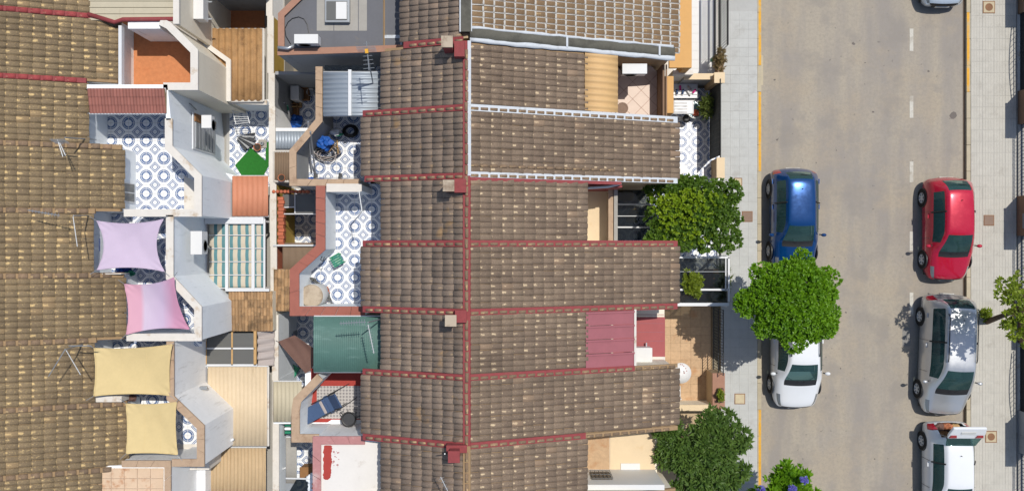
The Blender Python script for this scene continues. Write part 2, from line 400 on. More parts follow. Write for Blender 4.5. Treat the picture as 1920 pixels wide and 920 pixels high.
mat("plank", A(185, 165, 140), .8, .14, 5, .2, rnd=.1)
tile_mat("tile_rear", A(132, 115, 101), A(176, 154, 134), A(206, 178, 138), -.06, spot=A(180, 144, 100))
tile_mat("tile_front", A(118, 100, 85), A(158, 137, 116), A(230, 206, 168), .03)
tile_mat("tile_left", A(126, 108, 84), A(164, 142, 108), A(234, 202, 142), .095)
tile_mat("tile_painted", A(132, 106, 78), A(158, 130, 96), A(190, 160, 112), -.05, joint=A(224, 220, 212), jw=.135)
tile_mat("cap_tile", A(128, 108, 88), A(164, 136, 108), A(214, 184, 136), .02)
tile_mat("cap_red", A(164, 66, 68), A(180, 82, 80), A(196, 128, 110), -.02)
pattern_mat("ring_tile", .29, (.80, .81, .82), A(66, 104, 160))
glass_mat("car_glass", (.04, .10, .10), .5, .03, (.55, .72, .7))  # teal base colour carries the sky's reflection in the glass
glass_mat("pane", (.015, .02, .025), .42, .05, (.6, .62, .6))
glass_mat("pane_grey", (.2, .2, .19), .55, .2, (.5, .5, .48))
m, n, b = base("sail_pink")     # dyed stripes running across the cloth, along the object's own x
tc = n.new("ShaderNodeTexCoord"); sp = n.new("ShaderNodeSeparateXYZ"); n.link(tc.outputs['Object'], sp.inputs[0])
cr = n.new("ShaderNodeValToRGB"); n.link(n.ramp(sp.outputs[0], -1.05, 1.05), cr.inputs[0])
for i, (p, c) in enumerate(((0, (226, 172, 188)), (.30, (226, 172, 190)), (.36, (216, 198, 218)), (.62, (208, 186, 212)), (.8, (210, 154, 182)), (1, (216, 150, 178)))):
    e = cr.color_ramp.elements[i] if i < 2 else cr.color_ramp.elements.new(p)
    e.position = p; e.color = (*A(*c), 1)
n.link(cr.outputs[0], b.inputs['Base Color']); b.inputs['Roughness'].default_value = .85
m, n, b = base("awning_stripe")
tc = n.new("ShaderNodeTexCoord"); sp = n.new("ShaderNodeSeparateXYZ"); n.link(tc.outputs['Object'], sp.inputs[0])
w = n.math('FRACT', n.math('MULTIPLY', sp.outputs[0], 1 / .268))
n.link(n.mix(n.math('LESS_THAN', w, .42), A(214, 202, 180), A(96, 144, 150)), b.inputs['Base Color']); b.inputs['Roughness'].default_value = .9
m, n, b = base("quatrefoil_tile")
pos = n.new("ShaderNodeTexCoord").outputs['Object']; sp = n.new("ShaderNodeSeparateXYZ"); n.link(pos, sp.inputs[0])
a1 = n.math('SINE', n.math('MULTIPLY', n.math('ADD', sp.outputs[0], sp.outputs[1]), 29)); a2 = n.math('SINE', n.math('MULTIPLY', n.math('SUBTRACT', sp.outputs[0], sp.outputs[1]), 29))
k = n.math('GREATER_THAN', n.math('MULTIPLY', a1, a2), .18)
n.link(n.mix(k, A(205, 200, 196), A(150, 146, 146)), b.inputs['Base Color']); b.inputs['Roughness'].default_value = .5

# ---------------------------------------------------------------- ground, road, pavements
g = MB(); g.box(-150, -150, -.3, 150, 150, -.06); struct(g.build("ground", "earth"))
XL, XRt = WX(1426, 0), WX(1809, 0)            # road edges
g = MB(); g.box(XL - .05, -60, -.05, XRt + .05, 60, 0); road = struct(g.build("road", "asphalt"))
for y0, y1 in ((54, 96), (180, 221), (303, 342), (434, 470), (548, 592)):
    g = MB(); a = W(1705.6, y1); b_ = W(1712.4, y0); g.box(a.x, a.y, .001, b_.x, b_.y, .005); g.build("lane_dash", "road_paint", road)
g = MB(); a = W(1692, 648); b_ = W(1707, 614); g.box(a.x, a.y, .001, b_.x, b_.y, .004); g.build("asphalt_patch", "asphalt_patch", road)
g = MB(); g.box(XL + .02, WY(160, 0), .001, XL + .1, WY(104, 0), .004); g.build("edge_mark", "kerb_stone", road)
rg = random.Random(2)
for (x, y, r_, m_) in ((1600, 82, .07, "trim"), (1622, 118, .04, "t"), (1741, 134, .05, "t"), (1788, 217, .16, "t"), (1637, 210, .05, "t"), (1457, 262, .05, "t"), (1568, 282, .035, "t"), (1586, 585, .05, "t"), (1452, 150, .05, "t"), (1530, 305, .03, "t"), (1640, 860, .04, "t"), (1576, 690, .04, "t")):
    p = W(x, y); pts = [(p.x + r_ * rg.uniform(.5, 1.1) * math.cos(k * .785), p.y + r_ * rg.uniform(.5, 1.1) * math.sin(k * .785)) for k in range(8)]
    g = MB(); g.prism(pts, .001, .004); g.build("oil_spot", "asphalt_dark", road)
g = MB(); g.box(XRt - .075, -60, .001, XRt, 60, .006); g.build("gutter_strip", "gutter_strip", road)  # thin dark strip along the foot of the east kerb
KH, KW = .13, .16
SZ = KH + .012
def pavement(name, x0, x1, m, cols, ph):
    g = MB(); g.box(x0, -60, -.05, x1, 60, KH + .001); pv = struct(g.build(name, "paving_joint"))
    s_ = (x1 - x0) / cols
    g = MB(); g.box(-s_ / 2 + .0035, -s_ / 2 + .0035, -.02, s_ / 2 - .0035, s_ / 2 - .0035, .018)
    # shallow grooves of a hydraulic slab: raised ribs
    for k in range(4): g.box(-s_ / 2 + .012 + k * (s_ - .024) / 4 + .008, -s_ / 2 + .012, .018, -s_ / 2 + .012 + (k + 1) * (s_ - .024) / 4 - .008, s_ / 2 - .012, .0235)
    me = None
    for j in range(-26, 26):
        for i in range(cols):
            x = x0 + (i + .5) * s_; y = (j + ph) * s_
            if abs(y) > 10.2: continue
            if me is None:
                o = g.build("paving_slab", m, pv); o.location = (x, y, KH - .012); me = o.data
            else:
                inst(me, "paving_slab", pv, (x, y, KH - .012 + random.uniform(-.0025, .0025)), (random.uniform(-.006, .006), random.uniform(-.006, .006), 0))
    return pv
pl = pavement("pavement_west", WX(1352, .14), XL - KW, "paving", 4, .3)
pr = pavement("pavement_east", XRt + KW, WX(1906, .14), "paving_warm", 4, .6)
def kerb(name, x0, x1, yel):
    g = MB(); g.box(x0, -60, -.05, x1, 60, -.01); k = struct(g.build(name, "kerb_stone"))
    y = -10.2
    while y < 10.2:
        c = y + .5; g = MB(); py = CY - c * F / (H - .13)
        yl = any(a <= py <= b_ for a, b_ in yel)
        g = MB(); zt_ = KH + random.uniform(-.004, .004); g.box(x0 + .004, y + .004, -.03, x1 - .004, y + .996, zt_); ks = g.build("kerbstone", "kerb_stone", k, bevel=.012)
        if yl:
            xa_, xb_ = (x1 - .11, x1 - .014) if x0 < 12 else (x0 + .014, x0 + .11)
            g = MB(); g.box(xa_, y + .002, zt_ - .01, xb_, y + .998, zt_ + .004); g.build("painted_strip", "kerb_yellow", ks)
        y += 1
    return k
kerb("kerb_west", XL - KW, XL, ((-40, 110), (160, 305), (770, 960)))
kerb("kerb_east", XRt, XRt + KW, ((28, 185),))
def cover(px, py, s_, m, label, rnd=False):
    c = W(px, py, .14); w = s_ / 2 * (H - .14) / F
    t = thing("utility_cover", label, "utility cover", (c.x, c.y, KH), "covers let into the pavements")
    g = MB(); g.box(c.x - w, c.y - w, KH - .03, c.x + w, c.y + w, KH + .022); g.build("frame", "rust_bed" if m != "metal_brown" else "concrete", t)
    g = MB(); g.box(c.x - w + .03, c.y - w + .03, KH, c.x + w - .03, c.y + w - .03, KH + .028); g.build("lid", m, t)
    if rnd:
        g = MB(); g.lathe((c.x, c.y, KH + .028), [(w * .62, 0), (w * .62, .006), (w * .5, .006), (w * .5, .001), (w * .16, .001), (w * .16, .006)], 20); g.build("ring", "rust_bed", t)
mat("cover_beige", A(206, 190, 158), .9, .12, 9, .3); mat("cover_brown", A(150, 126, 110), .9, .1, 9, .3); mat("cover_cream", A(214, 198, 164), .9, .12, 9, .3)
cover(1854, 14, 23, "cover_beige", "beige square cover with a round ring at the top of the right pavement", True)
cover(1854, 413, 20, "cover_brown", "brown square cover on the right pavement beside the red car")
cover(1858, 818, 22, "cover_beige", "beige square cover on the right pavement beside the open white car", True)
cover(1387, 747, 20, "cover_cream", "cream square cover with a frame on the pavement beside the white car")
cover(1401, 406, 20, "cover_brown", "brown square cover on the pavement between the bush and the blue car")
cover(1384, 341, 15, "cover_cream", "small cream cover on the pavement above the bush")

# ---------------------------------------------------------------- roofs
TW, TE = .178, .338            # tile row pitch, tile exposure
def tile_mesh(w=TW, L=TE + .05, lift=.0):
    prof = [(0, .004), (.016, .001)]
    r_ = (w - .022) / 2; yc = .020 + r_
    for k in range(8):
        t = math.pi * (1 - k / 7); prof.append((yc + r_ * math.cos(t), .008 + math.sin(t) ** .75 * r_ * .40))
    prof.append((w, .004))
    vs, fs, uv = [], [], []
    for u, dz in ((0, -.012), (1, .016)):
        for y, z in prof: vs.append((u * L, y - w / 2, z + dz)); uv.append((u, y / w))
    n_ = len(prof)
    for y, z in prof: vs.append((L, y - w / 2, z * .5 - .02)); uv.append((1, y / w))
    for k in range(n_ - 1):
        fs.append((k, n_ + k, n_ + k + 1, k + 1)); fs.append((n_ + k, 2 * n_ + k, 2 * n_ + k + 1, n_ + k + 1))
    return vs, fs, uv
TV, TF, TU = tile_mesh()
def mesh_uv(name, vs, fs, uv, m, smooth=True):
    me = bpy.data.meshes.new(name); me.from_pydata(vs, [], fs); me.update()
    l = me.uv_layers.new(name="UVMap"); idx = np.zeros(len(me.loops), dtype=np.int32); me.loops.foreach_get("vertex_index", idx)
    l.data.foreach_set("uv", np.asarray(uv, dtype=np.float32)[idx].ravel())
    me.polygons.foreach_set("use_smooth", [smooth] * len(me.polygons)); me.materials.append(MATS[m]); return me
TILE = {k: mesh_uv("roof_tile", TV, TF, TU, k) for k in ("tile_rear", "tile_front", "tile_left", "tile_painted")}
def cap_mesh(L=.27, r_=.068):
    vs, fs, uv = [], [], []
    n_ = 8
    for i, (u, k) in enumerate(((0, .9), (1, 1.0))):
        for j in range(n_): t = math.pi * j / (n_ - 1); vs.append((u * L, r_ * k * math.cos(t), r_ * k * math.sin(t) * .8)); uv.append((u * .9, j / (n_ - 1)))
    for j in range(n_ - 1): fs.append((j, j + 1, n_ + j + 1, n_ + j))
    fs.append(tuple(range(n_))[::-1]); fs.append(tuple(range(n_, 2 * n_)))
    return vs, [f[::-1] for f in fs], uv
CAP = {k: mesh_uv("cap_tile", *cap_mesh(), k) for k in ("cap_tile", "cap_red")}
CAPL = {k: mesh_uv("cap_tile", *cap_mesh(.30, .085), k) for k in ("cap_tile", "cap_red")}
SL = .401; SA = math.atan(SL)
XR_, ZR_ = WX(875, 7.5), 7.5
class Plane:
    """a roof slope falling away from x0 (height z0) towards dx = +1 / -1"""
    def __init__(s, x0, z0, dx): s.x0, s.z0, s.dx = x0, z0, dx
    def z(s, x): return s.z0 - SL * (x - s.x0) * s.dx
FRONT, REAR = Plane(XR_, ZR_, 1), Plane(XR_, ZR_, -1)
LEFT = Plane(WX(228, 5.95), 5.95, 1)
def roof_strip(house, pl_, xa, xe, y0, y1, tm, gap=.17, store=None, rows=None):
    """roof slab from the top edge xa to the eave xe between y0 and y1; its tiles go to store as (x, y, z, flip)"""
    d = pl_.dx
    g = MB(); g.xz([(xa, pl_.z(xa) - .02), (xe - d * .06, pl_.z(xe - d * .06) - .02), (xe - d * .06, pl_.z(xe) - .16), (xa, pl_.z(xa) - .16)], y0, y1)
    slab = g.build("roof", "mortar", house)
    ln = abs(xe - xa) / math.cos(SA); nc = max(1, round((ln - .06) / TE)); ex = (ln + .05 - .05) / nc
    wd_ = (y1 - y0) - gap; nr = rows or max(1, round(wd_ / TW)); rp = wd_ / nr
    for r_ in range(nr):
        yc = y0 + gap / 2 + (r_ + .5) * rp
        for c in range(nc):
            s_ = c * ex + .02; x = xa + d * s_ * math.cos(SA)
            store.append((slab, x + random.gauss(0, .008), yc + .012 * math.sin(c * .7 + r_ * 1.3) * .6 + random.uniform(-.005, .005), pl_.z(x) + random.uniform(0, .006), d, tm, rp / TW))
    return slab
def lay_tiles(house, store, most=300):
    store.sort(key=lambda t: -t[3])
    for slab, x, y, z, d, tm, k in store[:most]:
        inst(TILE[tm], "roof_tile", slab, (x, y, z), (random.gauss(0, .016), SA - .01 + random.gauss(0, .008), (0 if d > 0 else math.pi) + random.gauss(0, .012)), (1, k, random.uniform(.92, 1.1)))
    rest = {}
    for t in store[most:]: rest.setdefault((t[5], t[4]), []).append(t)
    for (tm, d), lst in rest.items():
        M3 = np.array(Euler((0, SA - .01, 0 if d > 0 else math.pi)).to_matrix()); base_ = np.array(TV)
        V, Fc, U = [], [], []
        off = np.array(ORG[house.name])
        for i, t in enumerate(lst):
            b_ = base_.copy(); b_[:, 1] *= t[6]
            M3 = np.array(Euler((random.uniform(-.012, .012), SA - .01, (0 if d > 0 else math.pi) + random.uniform(-.008, .008))).to_matrix())
            V.append(b_ @ M3.T + np.array((t[1], t[2], t[3])) - off); Fc += [tuple(q + i * len(TV) for q in f) for f in TF]; U += TU
        me = mesh_uv("roof_tiling", np.vstack(V).tolist(), Fc, U, tm)
        o = bpy.data.objects.new("roof_tiling", me); COL.objects.link(o); o.parent = house; o["kind"] = "stuff"; ORG[o.name] = ORG[house.name]
def verge(house, pl_, xa, xe, y, bed, cap="cap_tile", w=.19, shift=-.025, large=False, gapk=1.0, edge=None):
    """a row of cap tiles bedded in painted mortar, running down the slope at y"""
    d = pl_.dx; h = .05
    g = MB(); g.xz([(xa, pl_.z(xa) - .03), (xe, pl_.z(xe) - .03), (xe, pl_.z(xe) + h), (xa, pl_.z(xa) + h)], y - w / 2, y + w / 2); bd = g.build("mortar_bed", bed, house)
    if edge:
        for sg in (-1, 1):
            g = MB(); g.xz([(xa, pl_.z(xa) - .02), (xe, pl_.z(xe) - .02), (xe, pl_.z(xe) + h + .012), (xa, pl_.z(xa) + h + .012)], y + sg * w / 2 - .035, y + sg * w / 2 + .035); g.build("painted_edge", edge, bd)
    p = (.33 if large else .305) * gapk; n_ = int(abs(xe - xa) / math.cos(SA) / p)
    for i in range(n_):
        x = xa + d * (i + .08) * p * math.cos(SA)
        if abs(x - xa) > abs(xe - xa): break
        inst((CAPL if large else CAP)[cap], "cap_tile", bd, (x, y + shift + random.uniform(-.006, .006), pl_.z(x) + h - .012), (random.uniform(-.05, .05), SA, 0 if d > 0 else math.pi), (.84, 1 if large else .72, .9))
def ridge(house, y0, y1, red=True, x=XR_, z=ZR_, edge=None):
    g = MB(); h = .045
    g.xz([(x - .14, z - SL * .14 - .02), (x + .14, z - SL * .14 - .02), (x + .105, z + h - .01), (x - .105, z + h - .01)], y0, y1); bd = g.build("ridge_bed", "red_paint" if red else "mortar", house)
    if edge:
        g = MB(); g.box(x + .03, y0, z - .03, x + .13, y1, z + h + .006); g.build("painted_edge", edge, bd)
    n_ = int((y1 - y0) / .31)
    for i in range(n_):
        inst(CAP["cap_tile"], "cap_tile", bd, (x + random.uniform(-.008, .008), y0 + (i + .1) * .31, z + h - .014), (0, 0, math.pi / 2 + random.uniform(-.03, .03)), (1, .8, 1))
def chimney(house, px, py, zt, s_, body, cap, side=None):
    c = W(px, py, zt); zb = 6.4
    g = MB(); g.box(c.x - s_ / 2 + .03, c.y - s_ / 2 + .03, zb, c.x + s_ / 2 - .03, c.y + s_ / 2 - .03, zt - .06); o = g.build("chimney", body, house)
    g = MB(); g.box(c.x - s_ / 2, c.y - s_ / 2, zt - .07, c.x + s_ / 2, c.y + s_ / 2, zt); g.build("chimney_cap", cap, o)
    return o
def block(house, xs, y0, y1, m, name="wall"):
    """house body: profile xs of (x, z) run from y0 to y1"""
    g = MB(); g.xz(xs, y0, y1); return g.build(name, m, house)
def poly_px(px, z): return [tuple(W(x, y, z)[:2]) for x, y in px]
def slab_px(px, z0, z1, name, m, parent, zz=None):
    g = MB(); g.prism(poly_px(px, zz if zz is not None else z1), z0, z1); return g.build(name, m, parent)
RT = {}
def tile_floor(poly, z, parent, m="ring_tile", org=None, s_=.29, name="floor_tile", pad=.03, bm=None, rot=0.0, gap=.004):
    """grout bed and single tiles; poly in world xy, org = a ring centre"""
    g = MB(); g.prism(poly, z - .1, z - .008); bed = g.build("terrace_floor", bm or "grout", parent)
    xs = [p[0] for p in poly]; ys = [p[1] for p in poly]; ox, oy = org if org else (xs[0], ys[0])
    if (m, s_) not in RT:
        h = s_ / 2 - gap; q = MB(); q.box(-h, -h, -.012, h, h, 0); me = bpy.data.meshes.new(name); me.from_pydata(q.v, [], q.f); me.update(); me.materials.append(MATS[m]); RT[(m, s_)] = me
    me = RT[(m, s_)]; rr = max(max(xs) - min(xs), max(ys) - min(ys)) * 1.5 + 1; n_ = int(rr / s_) + 2
    cnt = 0; ca, sa = math.cos(rot), math.sin(rot); cxm, cym = (min(xs) + max(xs)) / 2, (min(ys) + max(ys)) / 2
    i0, j0 = round((cxm - ox) / s_), round((cym - oy) / s_)
    if rot: i0 = j0 = 0
    for i in range(i0 - n_, i0 + n_):
        for j in range(j0 - n_, j0 + n_):
            lx, ly = (i + .5) * s_, (j + .5) * s_
            x, y = ox + lx * ca - ly * sa, oy + lx * sa + ly * ca
            if any(inside((x + dx * pad, y + dy * pad), poly) for dx, dy in ((0, 0), (1, 0), (-1, 0), (0, 1), (0, -1))):
                k = {(0, 0): 0, (1, 0): 1, (1, 1): 2, (0, 1): 3}[(i % 2, j % 2)]
                inst(me, name, bed, (x, y, z + random.uniform(-.001, .001)), (0, 0, rot + k * math.pi / 2)); cnt += 1
    return bed
# ---------------------------------------------------------------- small makers used by the houses
def ac_unit(px, py, z, rz, label, sx=.78, sy=.30, sz=.52):
    c = W(px, py, z); t = thing("air_conditioner", label, "air conditioner", (c.x, c.y, c.z - sz), "outdoor air conditioner units", local=True); t.rotation_euler = (0, 0, rz)
    g = MB(); g.box(-sx / 2, -sy / 2, .04, sx / 2, sy / 2, sz); g.build("casing", "metal_white", t, bevel=.015)
    g = MB(); g.box(-sx / 2 - .01, -sy / 2 - .015, sz - .012, sx / 2 + .01, sy / 2 + .01, sz + .012); g.build("lid", "plain_white", t, bevel=.008)
    g = MB(); g.lathe((-.1, -sy / 2 - .018, sz / 2), [(.2, 0), (.2, .02), (.165, .02), (.165, 0)], 20, 'y'); gr = g.build("fan_guard", "metal_grey", t)
    g = MB(); g.lathe((-.1, -sy / 2 - .004, sz / 2), [(.165, 0), (.165, .003)], 20, 'y'); g.build("fan", "plastic_black", gr)
    for sg in (-1, 1):
        g = MB(); g.box(sg * sx * .35 - .02, -sy / 2, 0, sg * sx * .35 + .02, sy / 2 + .12, .04); g.build("bracket", "metal_grey", t)
    return t
def pot(px, py, z, r_, label, m="clay", leaves=None, h=None, name="flower_pot", cat="flower pot"):
    c = W(px, py, z); t = thing(name, label, cat, c)
    h = h or r_ * 1.6
    g = MB(); g.lathe(c, [(r_ * .7, 0), (r_, h), (r_ * 1.08, h), (r_ * 1.08, h * .88), (r_ * .9, h * .88), (r_ * .88, h * .8)], 16); g.build("pot", m, t, True)
    g = MB(); g.lathe(c + Vector((0, 0, h * .8)), [(r_ * .9, 0), (r_ * .86, .01)], 14); g.build("soil", "soil", t)
    if leaves: leaf_cloud(t, c + Vector((0, 0, h + r_ * .8)), (r_ * 1.5, r_ * 1.5, r_ * 1.2), 26, .09 + r_ * .3, .04, 7, leaves, "foliage")
    return t
def leaf_cloud(parent, c, rad, ncl, ll, lw, per, m, name="crown", seed=3, lumps=None, shell=.55, upb=.6, spread=.9, fold=.25):
    """foliage: clusters of leaf blades spread through a lumpy crown"""
    rg = np.random.default_rng(seed)
    if lumps is None: lumps = [(0, 0, 0, 1.0)]
    lm = np.array(lumps); wts = lm[:, 3] ** 2; wts = wts / wts.sum(); rad = np.array(rad)
    pick = lm[rg.choice(len(lm), size=ncl, p=wts)]
    d = rg.normal(size=(ncl, 3)); d /= np.linalg.norm(d, axis=1)[:, None]
    up = (d[:, 2] < 0) & (rg.random(ncl) < .55); d[up, 2] *= -1
    rr = np.where(rg.random(ncl) < .85, shell + (1 - shell) * rg.random(ncl) ** .6, rg.random(ncl) * .8)
    P = (pick[:, :3] + d * (rr * pick[:, 3])[:, None]) * rad + np.array(c)
    n_ = ncl * per; P = np.repeat(P, per, 0); D = np.repeat(d, per, 0); sz = np.repeat(rg.uniform(.75, 1.25, ncl), per)
    a = D * .55 + np.array((0, 0, upb)) + rg.normal(size=(n_, 3)) * spread; a /= np.linalg.norm(a, axis=1)[:, None]
    s_ = np.cross(a, (0, 0, 1)); s_ /= np.linalg.norm(s_, axis=1)[:, None] + 1e-6; s_ += rg.normal(size=(n_, 3)) * .45; s_ /= np.linalg.norm(s_, axis=1)[:, None]
    nr = np.cross(s_, a); L = (ll * sz * rg.uniform(.7, 1.2, n_))[:, None]; w_ = (lw * sz * rg.uniform(.8, 1.2, n_))[:, None]
    mid = P + a * L * .55
    V = np.stack([P + a * L * .1, mid + s_ * w_ + nr * w_ * fold, P + a * L * 1.05 - L * np.array((0, 0, .18)), mid - s_ * w_ + nr * w_ * fold], 1).reshape(-1, 3)
    q = np.arange(n_) * 4; Fc = np.stack([q, q + 1, q + 2, q, q + 2, q + 3], 1).reshape(-1, 3).tolist()
    off = np.array(ORG[parent.name]); me = bpy.data.meshes.new(name); me.from_pydata((np.array(V) - off).tolist(), [], Fc); me.update(); me.materials.append(MATS[m])
    o = bpy.data.objects.new(name, me); COL.objects.link(o); o.parent = parent; ORG[o.name] = ORG[parent.name]
    return o
def corrugated(corners, pitch, amp, name, m, parent, box=False, nv=10, along=0):
    """corner points a, b, c, d; ridges run from a to b (along 0), waves across a to d"""
    a, b, c, d = [Vector(p) for p in corners]; n_ = max(2, int((d - a).length / pitch)); per = 4 if box else 6
    def fn(u, v):
        q = a.lerp(d, u).lerp(b.lerp(c, u), v); t = (u * n_) % 1.0
        if box: h = 1 if .12 < t < .5 else 0
        else: h = .5 + .5 * math.sin(2 * math.pi * u * n_)
        return q + Vector((0, 0, amp * h))
    g = MB()
    if box:
        us = []
        for i in range(n_): us += [(i + e) / n_ for e in (0, .1, .16, .46, .52)]
        us.append(1.0); hs = [0, 0, 1, 1, 0] * n_ + [0]; o = len(g.v)
        for u, h in zip(us, hs):
            for v in (0, 1): g.v.append(tuple(a.lerp(d, u).lerp(b.lerp(c, u), v) + Vector((0, 0, amp * h))))
        for i in range(len(us) - 1): g.f.append((2 * i, 2 * i + 2, 2 * i + 3, 2 * i + 1))
        return g.build(name, m, parent, solid=.012)
    g.grid(fn, n_ * per, 2); return g.build(name, m, parent, True, solid=.012)
def rect_px(x0, y0, x1, y1, z, z2=None):
    """four world corners of a photographed rectangle; z on its left side, z2 on its right"""
    z2 = z if z2 is None else z2
    return [W(x0, y0, z), W(x0, y1, z), W(x1, y1, z2), W(x1, y0, z2)]
def cover_roof(label, rect, z, m, pitch, amp, box=False, z2=None, name="patio_roof", cat="patio roof", dirx=False, frame="metal_white", posts=(), zg=0.0, split=1, border=None):
    x0, y0, x1, y1 = rect; a, b, c, d = rect_px(x0, y0, x1, y1, z, z2)
    t = thing(name, label, cat, ((a.x + c.x) / 2, (a.y + c.y) / 2, zg))
    for i in range(split):
        f0, f1 = i / split, (i + 1) / split
        if dirx:     # ridges run left to right: waves along y
            p0, p1 = a.lerp(d, f0), a.lerp(d, f1); q0, q1 = b.lerp(c, f0), b.lerp(c, f1)
            corrugated((p0, p1, q1, q0), pitch, amp, "sheet", m, t, box)
        else:
            p0, p1 = a.lerp(d, f0), a.lerp(d, f1); q0, q1 = b.lerp(c, f0), b.lerp(c, f1)
            corrugated((p0, q0, q1, p1), pitch, amp, "sheet", m, t, box)
    for p, q in ((a, d), (b, c)):
        g = MB(); g.tube([p - Vector((0, 0, .06)), q - Vector((0, 0, .06))], .03, 4); g.build("beam", frame, t)
    if border:
        for p, q in border_edges(a, b, c, d, border):
            g = MB(); g.tube([p + Vector((0, 0, .02)), q + Vector((0, 0, .02))], .04, 4); g.build("edge_trim", "white_coping", t)
    for px, py in posts:
        p = W(px, py, z); g = MB(); g.box(p.x - .03, p.y - .03, zg, p.x + .03, p.y + .03, z - .05); g.build("post", frame, t)
    return t
def border_edges(a, b, c, d, w): return [e for k, e in (('l', (a, b)), ('b', (b, c)), ('r', (c, d)), ('t', (d, a))) if k in w]
def railing(p0, p1, z0, z1, n_, m, label, name="railing", cat="railing", group=None, rails=(0.06, .94), deco=False, r_=.012, sheet=None, arch=0.0):
    p0, p1 = Vector(p0), Vector(p1); d = p1 - p0
    t = thing(name, label, cat, (p0.x, p0.y, z0), group)
    for f in rails:
        z = z0 + (z1 - z0) * f; g = MB(); g.tube([(p0.x, p0.y, z), (p1.x, p1.y, z)], r_ * 1.8, 4); g.build("rail", m, t)
    for i in range(n_ + 1):
        q = p0 + d * i / n_; zz = z1 + arch * math.sin(math.pi * i / n_)
        g = MB(); g.tube([(q.x, q.y, z0), (q.x, q.y, zz)], r_, 4); g.build("bar", m, t)
    if arch:
        g = MB(); g.tube([tuple((p0 + d * i / 16)[:2]) + (z1 + arch * math.sin(math.pi * i / 16),) for i in range(17)], r_ * 1.6, 4); g.build("arch_rail", m, t)
    if deco:
        for i in range(n_):
            q = p0 + d * (i + .5) / n_; zc = z0 + (z1 - z0) * .8
            pts = [(q.x, q.y + .05 * math.cos(a_), zc + .05 * math.sin(a_)) for a_ in [k * math.pi / 5 for k in range(10)]]
            g = MB(); g.tube(pts, r_ * .7, 4); g.build("scroll", m, t)
    if sheet:
        f, sm = sheet; g = MB(); nrm = Vector((-d.y, d.x, 0)).normalized() * .006
        g.prism([tuple((p0 + nrm)[:2]), tuple((p1 + nrm)[:2]), tuple((p1 - nrm)[:2]), tuple((p0 - nrm)[:2])], z0 + .03, z0 + (z1 - z0) * f); g.build("panel", sm, t)
    return t

# ---------------------------------------------------------------- middle row of terraced houses
YB = [10.0, 8.02, 6.04, 4.08, 2.06, .06, -1.97, -3.9, -5.92, -7.9, -9.9]
XFL, XFS = WX(1270, 4.8), 2.30            # front eaves, deep / shallow strip
XRL, XRS = -4.63, -3.97                   # rear eaves
ZT, ZP = 3.5, 5.4                         # rear terrace floor, parapet top
ZF = 3.2                                  # front terrace floor
def body(house, y0, y1, xr, xf, m):
    block(house, [(xr + .12, 0), (xf - .18, 0), (xf - .18, FRONT.z(xf) - .12), (XR_, ZR_ - .17), (xr + .12, REAR.z(xr) - .12)], y0 + .002, y1 - .002, m)
def mid_house(label, i0, wallm, tf, tr, xfs=XFS, red=True, order="short first"):
    """i0: index of the northern boundary; two strips, the shallow one to the north"""
    ya, yb, yc = YB[i0], YB[i0 + 1], YB[i0 + 2]
    h = thing("terraced_house", label, "house", (XR_, (ya + yc) / 2, 0), "terraced houses of the middle row")
    st = []
    body(h, yb, ya, XRS, xfs, wallm); body(h, yc, yb, XRL, XFL, wallm)
    roof_strip(h, FRONT, XR_, xfs, yb, ya, tf, store=st); roof_strip(h, FRONT, XR_, XFL, yc, yb, tf, store=st)
    roof_strip(h, REAR, XR_, XRS, yb, ya, tr, store=st); roof_strip(h, REAR, XR_, XRL, yc, yb, tr, store=st)
    lay_tiles(h, st)
    return h
# ---- house Z: grey flat roof, white painted joints
hZ = thing("terraced_house", "house with white painted tile joints and a grey flat roof behind", "house", (XR_, 8.0, 0), "terraced houses of the middle row")
st = []; y0, y1 = 6.16, 10.0
body(hZ, y0, y1, WX(752, 6.7), XFL, "tan_wall")
roof_strip(hZ, FRONT, XR_ + .12, XFL, y0 + .06, y1, "tile_painted", store=st, gap=.02); roof_strip(hZ, REAR, XR_ - .16, WX(755, 6.68), y0, y1, "tile_rear", store=st, gap=.02)
lay_tiles(hZ, st)
g = MB(); g.xz([(XR_ - .2, 7.36), (XR_ + .16, 7.36), (XR_ + .13, 7.58), (XR_ - .16, 7.58)], 6.3, 10); rb = g.build("ridge_bed", "grey_mortar", hZ)
for i in range(10): inst(CAPL["cap_tile"], "cap_tile", rb, (XR_ - .1, 6.45 + i * .34, 7.5), (0, 0, math.pi / 2))
for sg in (-.19, .14):
    g = MB(); g.box(XR_ + sg - .02, 6.3, 7.4, XR_ + sg + .02, 10, 7.56); g.build("painted_edge", "white_paint_mortar", rb)
# broad grey verge between Z and A
def band(house, pl_, xa, xe, ya, yb, h, m, name="mortar_band"):
    g = MB(); n_ = 24; rg = random.Random(int(ya * 100))
    o = len(g.v)
    for i in range(n_ + 1):
        x = xa + (xe - xa) * i / n_; z = pl_.z(x)
        j0, j1 = rg.uniform(-.02, .02), rg.uniform(-.02, .02)
        for y, dz in ((ya + j0, 0), (ya + j0, h * .7), ((ya + yb) / 2, h + rg.uniform(-.02, .02)), (yb + j1, h * .7), (yb + j1, 0)): g.v.append((x, y, z + dz))
    for i in range(n_):
        for k in range(4): a = o + i * 5 + k; g.f.append((a, a + 5, a + 6, a + 1))
    g.f += [tuple(range(o, o + 5)), tuple(range(o + n_ * 5, o + n_ * 5 + 5))[::-1]]
    return g.build(name, m, house, True)
b1 = band(hZ, FRONT, XR_ + .1, XFL - .1, 6.12, 6.42, .12, "grey_mortar")
band(hZ, FRONT, XR_ + .1, XFL - .15, 6.4, 6.48, .12, "white_paint_mortar", "painted_edge"); band(hZ, FRONT, XR_ + .1, XFL - .1, 6.0, 6.14, .11, "white_paint_mortar", "painted_edge")
